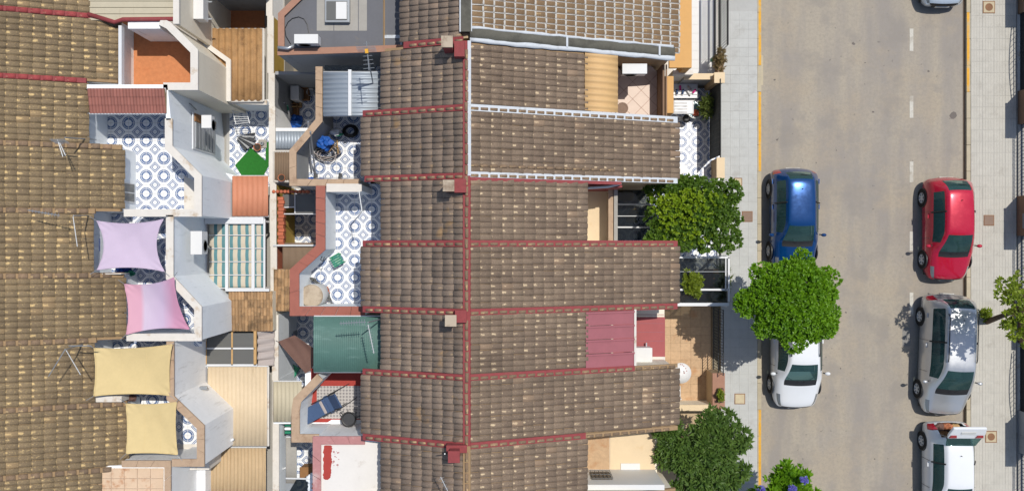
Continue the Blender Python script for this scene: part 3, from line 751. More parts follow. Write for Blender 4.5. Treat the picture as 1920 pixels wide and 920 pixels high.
for xx in (1062, 1245):
    x = WX(xx, 6); g = MB(); g.box(x - .03, 6.1, FRONT.z(x), x + .03, 6.45, FRONT.z(x) + .13); g.build("painted_edge", "white_paint_mortar", b1)
# flat roof at the back
zf = 5.7
fl = [(524, -60), (524, 97), (757, 97), (757, -60)]
fo = slab_px([(528, 30), (528, 95), (757, 95), (757, -60), (610, -60)], 0, zf, "flat_roof", "membrane", hZ, zz=zf)
wall_run([(618, -60), (527, 28), (527, 97)], zf + .12, 0, .14, "tan_wall", "brown_coping", hZ, ch=.06)
wall_run([(520, 98), (762, 90)], zf + .14, 0, .14, "grey_wall", "brown_coping", hZ, ch=.06)
for (x0, y0_, x1, y1_) in ((594, -5, 688, 58),):
    a = W(x0, y1_, zf); c = W(x1, y0_, zf); g = MB(); g.box(a.x, a.y, zf - .01, c.x, c.y, zf + .004); g.build("patch", "concrete", fo)
g = MB(); g.tube([W(720, -40, zf), W(720, 88, zf)], .03, 4); g.build("seam", "mortar", fo)
for x in (626, 672): g = MB(); a = W(x, 90, zf); g.box(a.x - .012, a.y, zf, a.x + .012, a.y + 2.0, zf + .006); g.build("seam", "membrane", fo)
g = MB(); a = W(721, 72, zf); b_ = W(754, 66, zf); g.box(a.x, a.y, zf, b_.x, b_.y, zf + .01); g.build("painted_edge", "white_paint_mortar", fo)
g = MB(); a = W(752, 95, zf + .1); g.box(a.x - .03, a.y, zf, a.x + .03, a.y + 3.5, zf + .05); g.build("painted_edge", "white_paint_mortar", fo)
sk = thing("skylight", "grey framed skylight set in the flat roof", "skylight", W(632, 15, zf))
a, c = W(609, 42, zf + .2), W(655, -20, zf + .2)
g = MB(); g.box(a.x, a.y, zf, c.x, c.y, zf + .2); fr = g.build("frame", "metal_grey", sk, bevel=.01)
a, c = W(612, 38, zf + .21), W(651, 3, zf + .21); g = MB(); g.box(a.x, a.y, zf + .19, c.x, c.y, zf + .22); g.build("pane", "pane_grey", sk)
a, c = W(630, 36, zf + .23), W(650, 4, zf + .23); g = MB(); g.box(a.x, a.y, zf + .2, c.x, c.y, zf + .235); g.build("blind", "plain_white", sk)
ac_unit(574, 73, zf + .62, 0, "white air conditioner standing on the grey flat roof", .72, .26, .5)
pipe = MB(); pipe.tube([W(521, 89, zf + .3), W(540, 91, zf + .3), W(553, 85, zf + .25)], .05, 8); tag(pipe.build("duct_pipe", "aluminium", None, True), "short silver duct leading from the air conditioner over the roof edge", "pipe")
cb = MB(); cb.tube([W(x, y, zf + .02) for x, y in ((545, 83), (536, 68), (534, 54), (540, 42), (548, 35), (560, 32), (570, 36), (576, 46), (579, 62))], .012, 5); tag(cb.build("loose_cable", "plastic_black"), "black cable lying in a loop on the grey flat roof", "cable")
# ---- house A: white painted verges
hA = mid_house("house with white painted verges and a tan awning over its front terrace", 2, "tan_wall", "tile_front", "tile_rear")
verge(hA, FRONT, XR_ + .1, XFL, YB[3], "white_paint_mortar", w=.2, edge=None); verge(hA, REAR, XR_ - .1, XRL, YB[3], "red_paint")
verge(hA, FRONT, XR_ + .1, XFL, YB[4] + .04, "white_paint_mortar", w=.17)
verge(hA, REAR, XR_ - .1, WX(757, 6.7), YB[2] + .04, "red_paint", w=.2)
ridge(hA, YB[4], YB[2], edge="white_paint_mortar")
chimney(hA, 838, 78, 8.3, .33, "red_paint", "tank_lid"); g = MB(); c = W(860, 90, 7.8); g.box(c.x - .13, c.y - .25, 6.9, c.x + .17, c.y + .2, 7.8); g.build("chimney_base", "red_paint", hA)
# rear: terrace, parapet, patio
ter = [(548, 225), (548, 345), (690, 345), (725, 200), (725, 100), (598, 100)]
tile_floor([tuple(W(x, y, ZT)[:2]) for x, y in ((572, 283), (572, 345), (690, 345), (690, 225), (735, 225), (735, 105), (612, 105), (612, 238))], ZT, hA, org=tuple(W(631, 315, ZT)[:2]))
wall_run([(598, 125), (598, 226), (549, 284), (549, 342), (675, 342)], ZP, 0, .16, "grey_wall", "stone_coping", hA, seg=.5)
# ---- house B
hB = mid_house("house with red painted verges and a red brown coped rear terrace", 4, "white_wall", "tile_front", "tile_rear")
verge(hB, FRONT, XR_ + .1, WX(1165, 5.6), YB[4] - .09, "red_paint", w=.1, gapk=1.0, shift=.4); verge(hB, REAR, XR_ - .1, XRS - .6, YB[4], "red_paint", w=.18)
verge(hB, FRONT, XR_ + .1, XFL, YB[5], "red_paint"); verge(hB, REAR, XR_ - .1, XRL, YB[5], "red_paint")
ridge(hB, YB[6], YB[4])
chimney(hB, 841, 348, 8.2, .33, "red_paint", "tank_lid"); g = MB(); c = W(861, 348, 7.75); g.box(c.x - .14, c.y - .2, 6.9, c.x + .2, c.y + .2, 7.75); g.build("chimney_base", "red_paint", hB)
flB = tile_floor([tuple(W(x, y, ZT)[:2]) for x, y in ((625, 350), (625, 468), (572, 512), (572, 580), (690, 580), (690, 462), (735, 462), (735, 350))], ZT, hB, org=tuple(W(633, 520, ZT)[:2]))
wall_run([(601, 348), (601, 464), (552, 509), (552, 583), (684, 583)], ZP, 0, .24, "blue_white_wall", "red_coping", hB, seg=.45)
wall_run([(612, 352), (678, 352)], ZP + .05, 0, .2, "blue_white_wall", "white_coping", hB)
# ---- house C
hC = mid_house("house with maroon panels on its front roof and a green rear cover", 6, "cream_wall", "tile_front", "tile_rear")
verge(hC, FRONT, XR_ + .1, XFL, YB[6], "red_paint"); verge(hC, REAR, XR_ - .1, XRL, YB[6], "red_paint")
verge(hC, FRONT, XR_ + .1, WX(1190, 5.4), YB[7], "red_paint"); verge(hC, FRONT, WX(1190, 5.4), XFL, YB[7], "mortar", w=.12); verge(hC, REAR, XR_ - .1, XRL, YB[7], "red_paint", w=.18)
ridge(hC, YB[8], YB[6])
chimney(hC, 845, 601, 8.15, .33, "red_paint", "tank_lid"); g = MB(); c = W(862, 597, 7.7); g.box(c.x - .14, c.y - .12, 6.9, c.x + .2, c.y + .25, 7.7); g.build("chimney_base", "red_paint", hC)
xm = WX(1190, 5.45)
for i in range(4):      # maroon panels carried on the same slope
    ya = YB[7] + .09 + i * (YB[6] - YB[7] - .18) / 4; yb = ya + (YB[6] - YB[7] - .18) / 4 - .025
    g = MB(); g.xz([(XFS, FRONT.z(XFS) + .06), (xm, FRONT.z(xm) + .06), (xm, FRONT.z(xm) + .01), (XFS, FRONT.z(XFS) + .01)], ya, yb); pn = g.build("roof_panel", "panel_maroon", hC)
    g = MB(); g.xz([(XFS, FRONT.z(XFS) + .1), (xm, FRONT.z(xm) + .1), (xm, FRONT.z(xm) + .05), (XFS, FRONT.z(XFS) + .05)], yb - .05, yb + .012); g.build("seam_rib", "panel_maroon", pn)
g = MB(); g.xz([(xm - .02, FRONT.z(xm) + .1), (xm + .05, FRONT.z(xm) + .1), (xm + .05, FRONT.z(xm) - .05), (xm - .02, FRONT.z(xm) - .05)], YB[7] + .08, YB[6] - .06); g.build("edge_trim", "white_coping", hC)
# rear lower terrace (red border, lozenge tiles)
slab_px([(572, 700), (572, 825), (690, 825), (690, 690), (612, 690)], 0, ZT, "terrace_floor", "blue_white_wall", hC)
slab_px([(583, 690), (583, 791), (614, 791), (622, 786), (690, 786), (690, 690)], ZT - .01, ZT + .012, "floor_border", "red_floor", hC)
slab_px([(594, 723), (594, 784), (690, 784), (690, 723)], ZT - .01, ZT + .02, "patterned_floor", "quatrefoil_tile", hC)
slab_px([(580, 803), (560, 822), (690, 822), (690, 790)], ZT - .02, ZT + .01, "floor_ledge", "blue_white_wall", hC)
wall_run([(600, 706), (557, 750), (554, 770), (554, 821), (598, 821)], ZP, 0, .2, "blue_white_wall", "stone_coping", hC, seg=.5)
# ---- house D
hD = mid_house("house with a white flat roof stained red behind it", 8, "cream_wall", "tile_front", "tile_rear")
verge(hD, FRONT, XR_ + .1, WX(1098, 6), YB[8], "red_paint"); verge(hD, FRONT, WX(1098, 6), XFL, YB[8], "mortar", w=.14); verge(hD, REAR, XR_ - .1, XRL, YB[8], "red_paint", w=.2)
ridge(hD, -9.5, YB[8], red=False)
chimney(hD, 851, 856, 8.2, .34, "red_paint", "red_paint"); g = MB(); c = W(856, 842, 7.7); g.box(c.x - .3, c.y - .1, 6.9, c.x + .3, c.y + .12, 7.7); g.build("chimney_base", "red_paint", hD)
zd = 5.55
fd = slab_px([(596, 826), (596, 1000), (730, 1000), (730, 826)], 0, zd, "flat_roof", "white_membrane", hD)
wall_run([(594, 1000), (594, 825), (684, 825)], zd + .1, 0, .2, "white_wall", "pink_coping", hD, ch=.06, seg=.6)
wall_run([(684, 824), (708, 824)], zd + .06, zd - .1, .12, "blue_white_wall", None, hD)
rg = random.Random(5); pts = []
for i in range(31): pts.append(W(606.5 + .7 * math.sin(i * .9) + rg.uniform(-.7, .7) + (2 if i in (0, 30) else 0), 834 + i * 2.15, zd))
for i in range(31)[::-1]: pts.append(W(622 + 1.0 * math.sin(i * .55) + rg.uniform(-1, 1) - max(0, i - 19) * .4 - (3 if i in (0, 30) else 0), 834 + i * 2.15, zd))
g = MB(); g.prism([tuple(p[:2]) for p in pts], zd - .01, zd + .006); g.build("red_patch", "red_floor", fd)
for i in range(14):
    p = W(624 + rg.uniform(0, 12), 845 + rg.uniform(0, 28), zd); r_ = rg.uniform(.01, .035); g = MB(); g.lathe(p, [(r_, 0), (r_ * .9, .005)], 7); g.build("paint_spot", "pink_coping", fd)
# ---- front terraces
def front_terrace(h, y0, y1, x0, x1, m, z=ZF):
    g = MB(); g.box(x0, y0 + .002, 0, x1, y1 - .002, z); return g.build("terrace", m, h)
fA = front_terrace(hA, YB[3] + .06, YB[2] - .02, XFS - .2, 5.2, "tan_wall")
tile_floor([(2.2, YB[3] + .08), (4.98, YB[3] + .08), (4.98, YB[2] - .05), (2.2, YB[2] - .05)], ZF + .014, hA, m="pink_tile", s_=.42, rot=math.pi / 4, org=tuple(W(1186, 186, ZF)[:2]), name="terrace_tile", bm="brown_coping", gap=.006, pad=.1)
g = MB(); g.box(4.98, YB[3] + .1, ZF, 5.08, YB[2] - .04, ZF + 1.0); g.build("balcony_front", "brown_wall", hA)
for k, x in enumerate((5.02, 5.12)): g = MB(); g.tube([(x, YB[3] + .12, ZF + 1.05 + .02 * k), (x, YB[2] - .05, ZF + 1.05 + .02 * k)], .028, 6); g.build("handrail", "brown_wall", hA)
g = MB(); a = W(1247, 212, ZF + 1); c = W(1263, 143, ZF + 1); g.box(a.x, a.y, ZF, c.x, c.y, ZF + 1.0); g.build("balcony_wall", "orange_wall", hA)
dr = W(1167, 203, ZF + .02); g = MB(); g.lathe(dr, [(.2, 0), (.2, .02), (.15, .024), (.15, .012), (.08, .012), (.08, .024)], 20); tag(g.build("floor_drain", "cover_brown"), "round patterned mat on the pink tiled front terrace", "mat")
ac_unit(1190, 129, ZF + 1.9, 0, "white air conditioner on the wall above the pink tiled terrace")
aw = thing("awning", "tan corrugated awning over the pink tiled front terrace", "awning", (2.8, 5, FRONT.z(2.8)))
xa, xb = XFS - .03, WX(1158, 5.62)
corrugated(((xa, YB[2] - .05, FRONT.z(xa) + .05), (xb, YB[2] - .05, FRONT.z(xb) + .05), (xb, YB[3] + .12, FRONT.z(xb) + .05), (xa, YB[3] + .12, FRONT.z(xa) + .05)), .185, .05, "sheet", "sheet_orange", aw)
g = MB(); g.box(xb - .08, YB[3] + .12, FRONT.z(xb) - .04, xb - .04, YB[2] - .06, FRONT.z(xb)); g.build("beam", "metal_white", aw)
fB = front_terrace(hB, YB[5] + .04, YB[4] - .04, XFS - .2, 3.42, "tan_wall")
tb = slab_px([(1090, 352), (1090, 460), (1141, 460), (1141, 352)], ZF, ZF + .02, "terrace_floor", "cream_floor", hB)
x = 3.36; yA, yB_ = YB[5] + .08, YB[4] - .1
for i in range(22):
    y = yA + (yB_ - yA) * (i + .5) / 22; g = MB(); g.lathe((x - .06, y, ZF), [(.03, 0), (.045, .2), (.02, .35), (.035, .8)], 7); g.build("baluster", "stone_coping", hB, True)
g = MB(); g.box(x - .14, yA, ZF + .8, x + .02, yB_, ZF + .88); g.build("handrail", "stone_coping", hB)
g = MB(); g.box(x + .04, yA, ZF, x + .16, yB_, ZF + .95); g.build("balcony_wall", "concrete", hB)
g = MB(); g.box(XFS - .1, YB[4] - .2, ZF, WX(1167, 5.3), YB[4] - .09, 5.25); pw = g.build("side_wall", "red_paint", hB)
g = MB(); g.tube([W(1099, 352.5, 5.4), W(1140, 350, 5.4), W(1165, 344, 5.4)], .04, 6); g.build("gutter", "metal_white", hB)
fC = front_terrace(hC, YB[7] + .04, YB[6] - .04, XFS - .2, 5.24, "cream_wall")
g = slab_px([(1150, 594), (1150, 668), (1247, 668), (1247, 594)], ZF, ZF + .016, "terrace_floor", "terrace_maroon", hC)
for i in range(5):
    y = YB[6] - .1 - i * .3; g = MB(); g.box(3, y - .012, ZF + .016, 5.22, y + .004, ZF + .022); g.build("plank_seam", "panel_maroon", hC)
slab_px([(1150, 668.5), (1150, 684), (1247, 684), (1247, 668.5)], ZF - .1, ZF + .03, "ledge", "white_coping", hC)
ac_unit(1204, 666, ZF + .75, math.pi / 2 * 0, "white air conditioner beside the maroon terrace", .66, .5, .6)
fD = front_terrace(hD, YB[9] + .04, YB[8] - .04, XFS - .2, 4.98, "cream_wall")
slab_px([(1090, 812), (1090, 888), (1143, 888), (1143, 812)], ZF, ZF + .014, "terrace_floor", "tan_floor", hD)
slab_px([(1144, 812), (1144, 888), (1228, 888), (1228, 812)], ZF, ZF + .02, "terrace_floor", "cream_floor", hD)
slab_px([(1164, 868), (1164, 888), (1200, 888), (1200, 868)], ZF, ZF + .05, "doorstep", "plain_white", hD)
g = MB(); g.box(XFS - .1, YB[9] + .05, ZF, 4.9, YB[9] + .1 + .12, ZF + 2.0); ws = g.build("side_wall", "plain_white", hD)
wn = thing("window", "barred white window in the wall below the cream terrace", "window", (3.0, YB[9] + .22, ZF + .6))
a = W(1100, 905, ZF + .8); g = MB(); yy = YB[9] + .225
g.box(2.62, yy, ZF + .4, 3.3, yy + .012, ZF + 1.4); g.build("pane", "pane_grey", wn)
for i in range(6): g = MB(); g.tube([(2.66 + i * .13, yy + .05, ZF + .4), (2.66 + i * .13, yy + .05, ZF + 1.4)], .012, 5); g.build("bar", "metal_dark", wn)
for z in (.4, .9, 1.4): g = MB(); g.tube([(2.62, yy + .05, ZF + z), (3.32, yy + .05, ZF + z)], .014, 5); g.build("bar", "metal_dark", wn)
# ---------------------------------------------------------------- left row of terraced houses (their ground lies 1.3 m higher)
ZG, ZLT, ZLP, ZLR = 1.3, 4.55, 6.4, 3.4
YL = [11.1, 9.1, 7.09, 5.08, 3.07, 1.06, -.92, -2.93, -4.94, -6.96, -9.0]
g = MB(); g.box(-24, -14, -.06, -8.3, 14, ZG); struct(g.build("terrain_bank", "concrete"))
XS_, XL_ = -13.15, -12.25; XW = -19.0
def left_strip(h, y0, y1, xe, wm, st, tm="tile_left"):
    block(h, [(XW, ZG), (xe - .15, ZG), (xe - .15, LEFT.z(xe) - .12), (XW, LEFT.z(XW) - .16)], y0 + .002, y1 - .002, wm)
    roof_strip(h, LEFT, -16.2, xe, y0, y1, tm, store=st)
def left_house(label, i0, wm, xs=XS_, xl=XL_, red=()):
    ya, yb, yc = YL[i0], YL[i0 + 1], YL[i0 + 2]
    h = thing("terraced_house", label, "house", (-14, (ya + yc) / 2, ZG), "terraced houses of the left row"); st = []
    left_strip(h, yb, ya, xs, wm, st); left_strip(h, yc, yb, xl, wm, st); lay_tiles(h, st)
    for k, y, xe in ((0, ya, xs), (1, yb, xl)):
        r_ = k in red
        verge(h, LEFT, -16.1, xe + (.1 if k == 0 and not r_ else 0), y, "red_paint" if r_ else "mortar", "cap_red" if r_ else "cap_tile", w=.15, shift=0, large=True)
    return h
h1 = left_house("house with red painted verges and an orange floored terrace", 1, "white_wall", WX(163, 6.3), WX(223, 6.0), red=(1,))
h2 = left_house("house with a sunlit terrace of blue ring tiles and a terracotta canopy", 3, "blue_white_wall", WX(163, 6.3), WX(229, 5.95), red=(0,))
h3 = left_house("house whose terrace is shaded by a lilac and a pink sail", 5, "blue_white_wall", WX(171, 6.3), WX(232, 5.95))
h4 = left_house("house whose terrace is shaded by two yellow sails", 7, "blue_white_wall", WX(173, 6.3), WX(237, 5.95))
h5 = left_house("house with a pale terracotta flat roof in the bottom left corner", 9, "white_wall", WX(184, 6.25), WX(184, 6.25)) if False else None
h5 = thing("terraced_house", "house with a pale terracotta flat roof in the bottom left corner", "house", (-14, -8, ZG), "terraced houses of the left row"); st = []
left_strip(h5, YL[10], YL[9], WX(184, 6.25), "white_wall", st); lay_tiles(h5, st); verge(h5, LEFT, -16.1, WX(240, 5.95), YL[9], "mortar", w=.15, shift=0, large=True)
def stub(h, px, py, zt, label=None):
    c = W(px, py, zt); g = MB(); g.box(c.x - .5, c.y - .2, 6.4, c.x, c.y + .2, zt - .05); o = g.build("chimney", "concrete", h); g = MB(); g.box(c.x - .55, c.y - .24, zt - .06, c.x + .03, c.y + .24, zt); g.build("chimney_cap", "concrete", o)
stub(h4, -14, 661, 7.6); stub(h5, -14, 894, 7.6)
# --- house 1
slab_px([(180, 40), (180, 162), (374, 162), (374, 110), (345, 74), (320, 60), (310, 40)], ZG, ZLT, "terrace_floor", "orange_floor", h1)
wall_run([(300, 40), (316, 48), (364, 96), (364, 162), (306, 162)], ZLP, ZG, .17, "cream_wall", "white_coping", h1)
slab_px([(240, 54), (300, 54), (300, 40), (240, 40)], ZLT, 6.3, "wall", "white_wall", h1)
g = MB(); a = W(222, 162, 6.2); b_ = W(228, 48, 6.2); g.box(a.x, a.y, 6.0, b_.x, b_.y, 6.2); g.build("gutter", "metal_white", h1)
g = MB(); g.tube([W(165, 27, 6.35), W(215, 42, 6.3), W(230, 37, 6.35), W(326, 36, 6.35)], .07, 8); g.build("ridge_roll", "red_paint", h1, True)
bl = thing("patio_roof", "grey boarded canopy with brown stains at the top left", "patio roof", W(240, 10, 6.3))
for i in range(5):
    g = MB(); a = W(162, 27 - i * 12 + 11, 6.32); c = W(330, 27 - i * 12, 6.32); g.box(a.x, a.y, 6.2, c.x, c.y, 6.32); g.build("board", "sheet_khaki", bl)
wall_run([(330, -60), (330, 45)], 6.5, ZG, .12, "ochre_pale" if "ochre_pale" in MATS else "cream_wall", "white_coping", h1, ch=.1)
wall_run([(386, 54), (386, 84), (428, 114), (428, 190)], 3.55, ZG, .1, "cream_wall", "white_coping", h1)
g = MB(); g.box(-10.3, 8.55, ZG, -8.4, 11.5, 6.0); g.build("shade_block", "grey_wall", h1)  # block added, rising out of view, to throw shade on the patio
cover_roof("orange brown corrugated roof with dark blotches over a patio", (388, 54, 494, 190), 3.3, "sheet_rust", .2, .075, zg=ZG, border="rb")
slab_px([(424, -40), (424, 60), (496, 60), (496, -40)], ZG - .02, ZG + .02, "patio_floor", "orange_floor", h1)
ac_unit(372, 12, 5.2, -math.pi / 2, "beige air conditioner on the shaded wall at the top", .8, .3, .55)
# --- house 2
f2 = tile_floor([tuple(W(x, y, ZLT)[:2]) for x, y in ((200, 215), (200, 400), (378, 400), (378, 330), (325, 280), (325, 215))], ZLT, h2, org=tuple(W(274, 330, ZLT)[:2]))
slab_px([(345, 330), (345, 398), (376, 398), (376, 345)], ZLT - .02, ZLT + .03, "floor_strip", "white_coping", h2)
wall_run([(316, 222), (316, 276), (371, 331), (371, 399), (232, 399)], ZLP, ZG, .17, "blue_white_wall", "white_coping", h2)
wall_run([(163, 163), (310, 163), (316, 225)], ZLP, ZG, .14, "blue_white_wall", None, h2)
cn = thing("canopy", "terracotta tiled canopy with white gutter above the ring tiled terrace", "canopy", W(238, 188, 6.4))
a = W(168, 212, 6.45); c = W(308, 166, 6.6); nx, ny = 24, 3; dx = (c.x - a.x) / nx; dy = (c.y - a.y) / ny
g = MB(); g.prism([(a.x, a.y), (c.x, a.y), (c.x, c.y), (a.x, c.y)], 6.3, lambda x, y: 6.42 if y < (a.y + c.y) / 2 else 6.6); g.build("deck", "mortar", cn)
g = MB()
def fn(u, v): return (-dx / 2 + dx * u, dy * (v - .5) * 1.06, .035 * math.sin(math.pi * u) + .018 * (1 - v))
g.grid(fn, 5, 1); me = None
for j in range(ny):
    for i in range(nx):
        p = (a.x + (i + .5) * dx, a.y + (j + .5) * dy, 6.43 + (j + .5) / ny * .18)
        if me is None: o = g.build("canopy_tile", "terracotta_tile", cn, True); o.location = Vector(p) - cn.location; o.rotation_euler = (.22, 0, 0); off = cn.location; me = o.data
        else: inst(me, "canopy_tile", cn, p, (.22, random.uniform(-.02, .02), 0))
me.transform(Matrix.Translation(cn.location))   # the shared mesh sits about its own middle
g = MB(); g.tube([W(168, 213, 6.42), W(309, 213, 6.42), W(309, 165, 6.5)], .035, 6); g.build("gutter", "metal_white", cn)
w2 = thing("window", "aluminium sliding window under the eave beside the ring tiled terrace", "window", W(246, 361, 4.9))
x = WX(229, 5.95) - .14; g = MB(); yq = WY(361, 5.2); g.box(x, yq - .32, 4.75, x + .03, yq + .32, 5.65); g.build("frame", "metal_white", w2)
for sg in (-1, 1): g = MB(); g.box(x + .02, yq + sg * .15 - .13, 4.8, x + .04, yq + sg * .15 + .13, 5.6); g.build("pane", "pane_grey", w2)
# patio of house 2
tile_floor([tuple(W(x, y, ZG)[:2]) for x, y in ((425, 190), (425, 345), (512, 345), (512, 190))], ZG + .02, h2, org=tuple(W(490, 246, ZG)[:2]))
wall_run([(500, 192), (390, 188), (365, 165)], 3.2, ZG, .12, "blue_white_wall", "white_coping", h2)
slab_px([(376, 327), (440, 345), (445, 330), (372, 312)], ZG, 2.9, "lean_to_wall", "blue_white_wall", h2, zz=2.9)
cover_roof("plain terracotta corrugated roof beside the white terrace wall", (436, 330, 503, 405), ZLR, "sheet_terracotta", .16, .03, zg=ZG)
# window recess with shutter in the shaded white wall
w3 = thing("window", "white shuttered window low in the wall above the patio with the green turf", "window", W(398, 245, 2.3))
xw = W(316, 250, ZLP).x + .1
g = MB(); g.box(xw - .02, WY(285, 3.6), 2.4, xw + .02, WY(218, 3.6), 4.6); g.build("frame", "metal_white", w3)
for i in range(6): g = MB(); z = 2.5 + i * .33; g.box(xw + .01, WY(283, 3.6) + .03, z, xw + .05, WY(235, 3.6), z + .26); g.build("shutter_slat", "metal_grey", w3)
g = MB(); g.box(xw + .01, WY(234, 3.6), 2.45, xw + .06, WY(220, 3.6), 4.5); g.build("curtain", "wood", w3)
ac = ac_unit(387, 228, 4.9, math.pi / 2, "small white box unit on the wall above the shuttered window", .4, .3, .4)
# --- house 3
f3 = [tuple(W(x, y, ZLT)[:2]) for x, y in ((205, 398), (205, 520), (250, 520), (250, 640), (385, 640), (385, 580), (330, 525), (330, 398))]
tile_floor(f3, ZLT, h3, org=tuple(W(280, 533, ZLT)[:2]))
wall_run([(318, 403), (318, 520), (371, 577), (371, 632), (237, 632)], ZLP, ZG, .17, "blue_white_wall", "white_coping", h3)
g = MB(); a = W(176, 511, 6.25); c = W(226, 514, 6.25); g.box(a.x, a.y - .05, 5.6, c.x, c.y + .03, 6.2); g.build("wall_cap", "white_coping", h3)
ac_unit(368, 455, 5.6, math.pi / 2, "large white air conditioner on the wall left of the striped awning", .72, .34, .6)
# --- house 4
f4 = [tuple(W(x, y, ZLT)[:2]) for x, y in ((205, 640), (205, 755), (250, 755), (250, 835), (390, 835), (390, 800), (335, 745), (335, 640))]
tile_floor(f4, ZLT, h4, org=tuple(W(352, 816, ZLT)[:2]))
slab_px([(236, 832), (236, 880), (392, 880), (392, 832)], ZG, ZLT + .015, "floor_strip", "white_coping", h4)
wall_run([(319, 640), (319, 745), (376, 800), (376, 867), (322, 867)], ZLP, ZG, .17, "white_wall", "stone_coping", h4, seg=.5)
g = MB(); a = W(178, 752, 6.2); c = W(228, 745, 6.2); g.box(a.x, a.y - .02, 5.6, c.x, c.y + .05, 6.2); g.build("wall_cap", "white_coping", h4)
# --- house 5
slab_px([(182, 872), (182, 1000), (322, 1000), (322, 872)], ZG, 6.1, "wall", "white_wall", h5)
mat("pale_terracotta", A(232, 202, 170), .85, .1, 3, .2, 40, stain=A(196, 140, 100), stain_lo=.52)
for i in range(5):
    for j in range(3):
        a = W(184 + i * 24.5, 877 + (j + 1) * 19, 6.15); c = W(184 + (i + 1) * 24.5 - .7, 877 + j * 19 + .7, 6.15); g = MB(); g.box(a.x, a.y, 6.08, c.x, c.y, 6.14 + random.uniform(-.003, .003)); g.build("roof_slab", "pale_terracotta", h5)
wall_run([(228, 869), (314, 869), (314, 1000)], 6.3, ZG, .14, "white_wall", "stone_coping", h5, seg=.45)
slab_px([(322, 872), (322, 1000), (385, 1000), (385, 872)], ZG, 3.9, "wall", "white_wall", h5, zz=3.9)
# --- lean-to roofs behind the left row
aw3 = thing("patio_awning", "blue and cream striped awning under a white frame", "awning", W(445, 478, ZLR))
a, b_, c, d = rect_px(392, 416, 497, 540, ZLR)
g = MB()
def fn(u, v):
    p = a.lerp(d, u).lerp(b_.lerp(c, u), v); return p + Vector((0, 0, -.06 + .05 * abs(math.sin(v * 5 * math.pi))))
g.grid(fn, 14, 30); o = g.build("cloth", "awning_stripe", aw3, True, solid=.004)
for v in (0, .2, .4, .6, .8, 1):
    g = MB(); g.tube([a.lerp(b_, v) + Vector((0, 0, .02)), d.lerp(c, v) + Vector((0, 0, .02))], .016, 6); g.build("cross_bar", "metal_white", aw3)
for u, r_ in ((.33, .05), (.8, .05), (1.0, .03)):
    g = MB(); p, q = a.lerp(d, u), b_.lerp(c, u); g.box(p.x - r_, q.y - .06, p.z + .03, p.x + r_, p.y + .1, p.z + .11); g.build("beam", "metal_white", aw3)
g = MB(); p = W(386, 407, ZLR); q = W(496, 420, ZLR); g.box(p.x, q.y, p.z - .05, q.x, p.y, p.z + .16); g.build("casing", "metal_white", aw3, bevel=.02)
g = MB(); p = W(424, 546, ZLR); q = W(506, 538, ZLR); g.box(p.x, p.y, p.z - .05, q.x, q.y - .05, p.z + .1); g.build("front_bar", "metal_white", aw3, bevel=.02)
for y in (415, 540): g = MB(); p = W(496, y, ZLR); g.box(p.x - .03, p.y - .03, ZG, p.x + .03, p.y + .03, p.z); g.build("post", "metal_white", aw3)
tr3 = thing("tiled_lean_to", "orange brown mottled tiled lean-to below the striped awning", "lean-to roof", W(470, 582, 2.9))
a, c = W(428, 620, 3.4), W(512, 546, 3.3); nx, ny = 14, 5; dx = (c.x - a.x) / nx; dy = (c.y - a.y) / ny
g = MB(); g.prism([(a.x, a.y), (c.x, a.y), (c.x, c.y), (a.x, c.y)], ZG, lambda x, y: 3.28 if y < (a.y + c.y) / 2 else 3.36); g.build("deck", "cream_wall", tr3)
g = MB()
def fn(u, v): return (-dx / 2 + dx * u, dy * (v - .5) * 1.08, .05 * math.sin(math.pi * u) + .02 * (1 - v))
g.grid(fn, 5, 1); me = None
for j in range(ny):
    for i in range(nx):
        p = (a.x + (i + .5) * dx, a.y + (j + .5) * dy, 3.29 + (j + .5) / ny * .08)
        if me is None: o = g.build("roof_tile", "mottled_tile", tr3, True); o.location = Vector(p) - tr3.location; me = o.data
        else: inst(me, "roof_tile", tr3, p, (.04, random.uniform(-.03, .03), random.uniform(-.03, .03)))
me.transform(Matrix.Translation(tr3.location))
gl4 = thing("glass_roof", "grey glazed roof panels between white wall and grey cloth", "glass roof", W(435, 652, ZLR))
for i, (x0, x1) in enumerate(((388, 434), (437, 476))):
    for y0_, y1_ in ((624, 651), (654, 682)):
        p = W(x0, y1_, ZLR); q = W(x1, y0_, ZLR); g = MB(); g.box(p.x, p.y, ZLR - .01, q.x, q.y, ZLR + .01); g.build("pane", "pane_grey", gl4)
for (x0, y0_, x1, y1_) in ((385, 682, 482, 686), (385, 651, 478, 654), (434, 622, 437, 684), (476, 620, 481, 684), (385, 620, 388, 684)):
    p = W(x0, y1_, ZLR); q = W(x1, y0_, ZLR); g = MB(); g.box(p.x, p.y, ZLR - .04, q.x, q.y, ZLR + .03); g.build("glazing_bar", "metal_white" if y1_ - y0_ < 6 else "pale_wood", gl4)
cl4 = MB(); a, b_, c, d = rect_px(483, 620, 515, 684, 3.2, 2.9)
def fn(u, v):
    p = a.lerp(d, u).lerp(b_.lerp(c, u), v); return p + Vector((0, .02 * math.sin(v * 30), .05 * math.sin(v * 26 + u * 2.2)))
cl4.grid(fn, 10, 50); tag(cl4.build("cloth_screen", "cloth_grey", None, True, solid=.004), "creased grey cloth stretched beside the glazed roof panels", "cloth")
tt = cover_roof("broad cream corrugated roof beside the white wall", (390, 687, 503, 835), ZLR, "sheet_tan", .13, .022, zg=ZG, border="r")
cover_roof("brown streaked corrugated roof at the bottom edge", (374, 839, 499, 935), 3.3, "sheet_brown", .12, .04, zg=ZG)
slab_px([(384, 620), (384, 690), (392, 690), (392, 620)], ZG, 3.3, "sill_wall", "blue_white_wall", h4, zz=3.3)
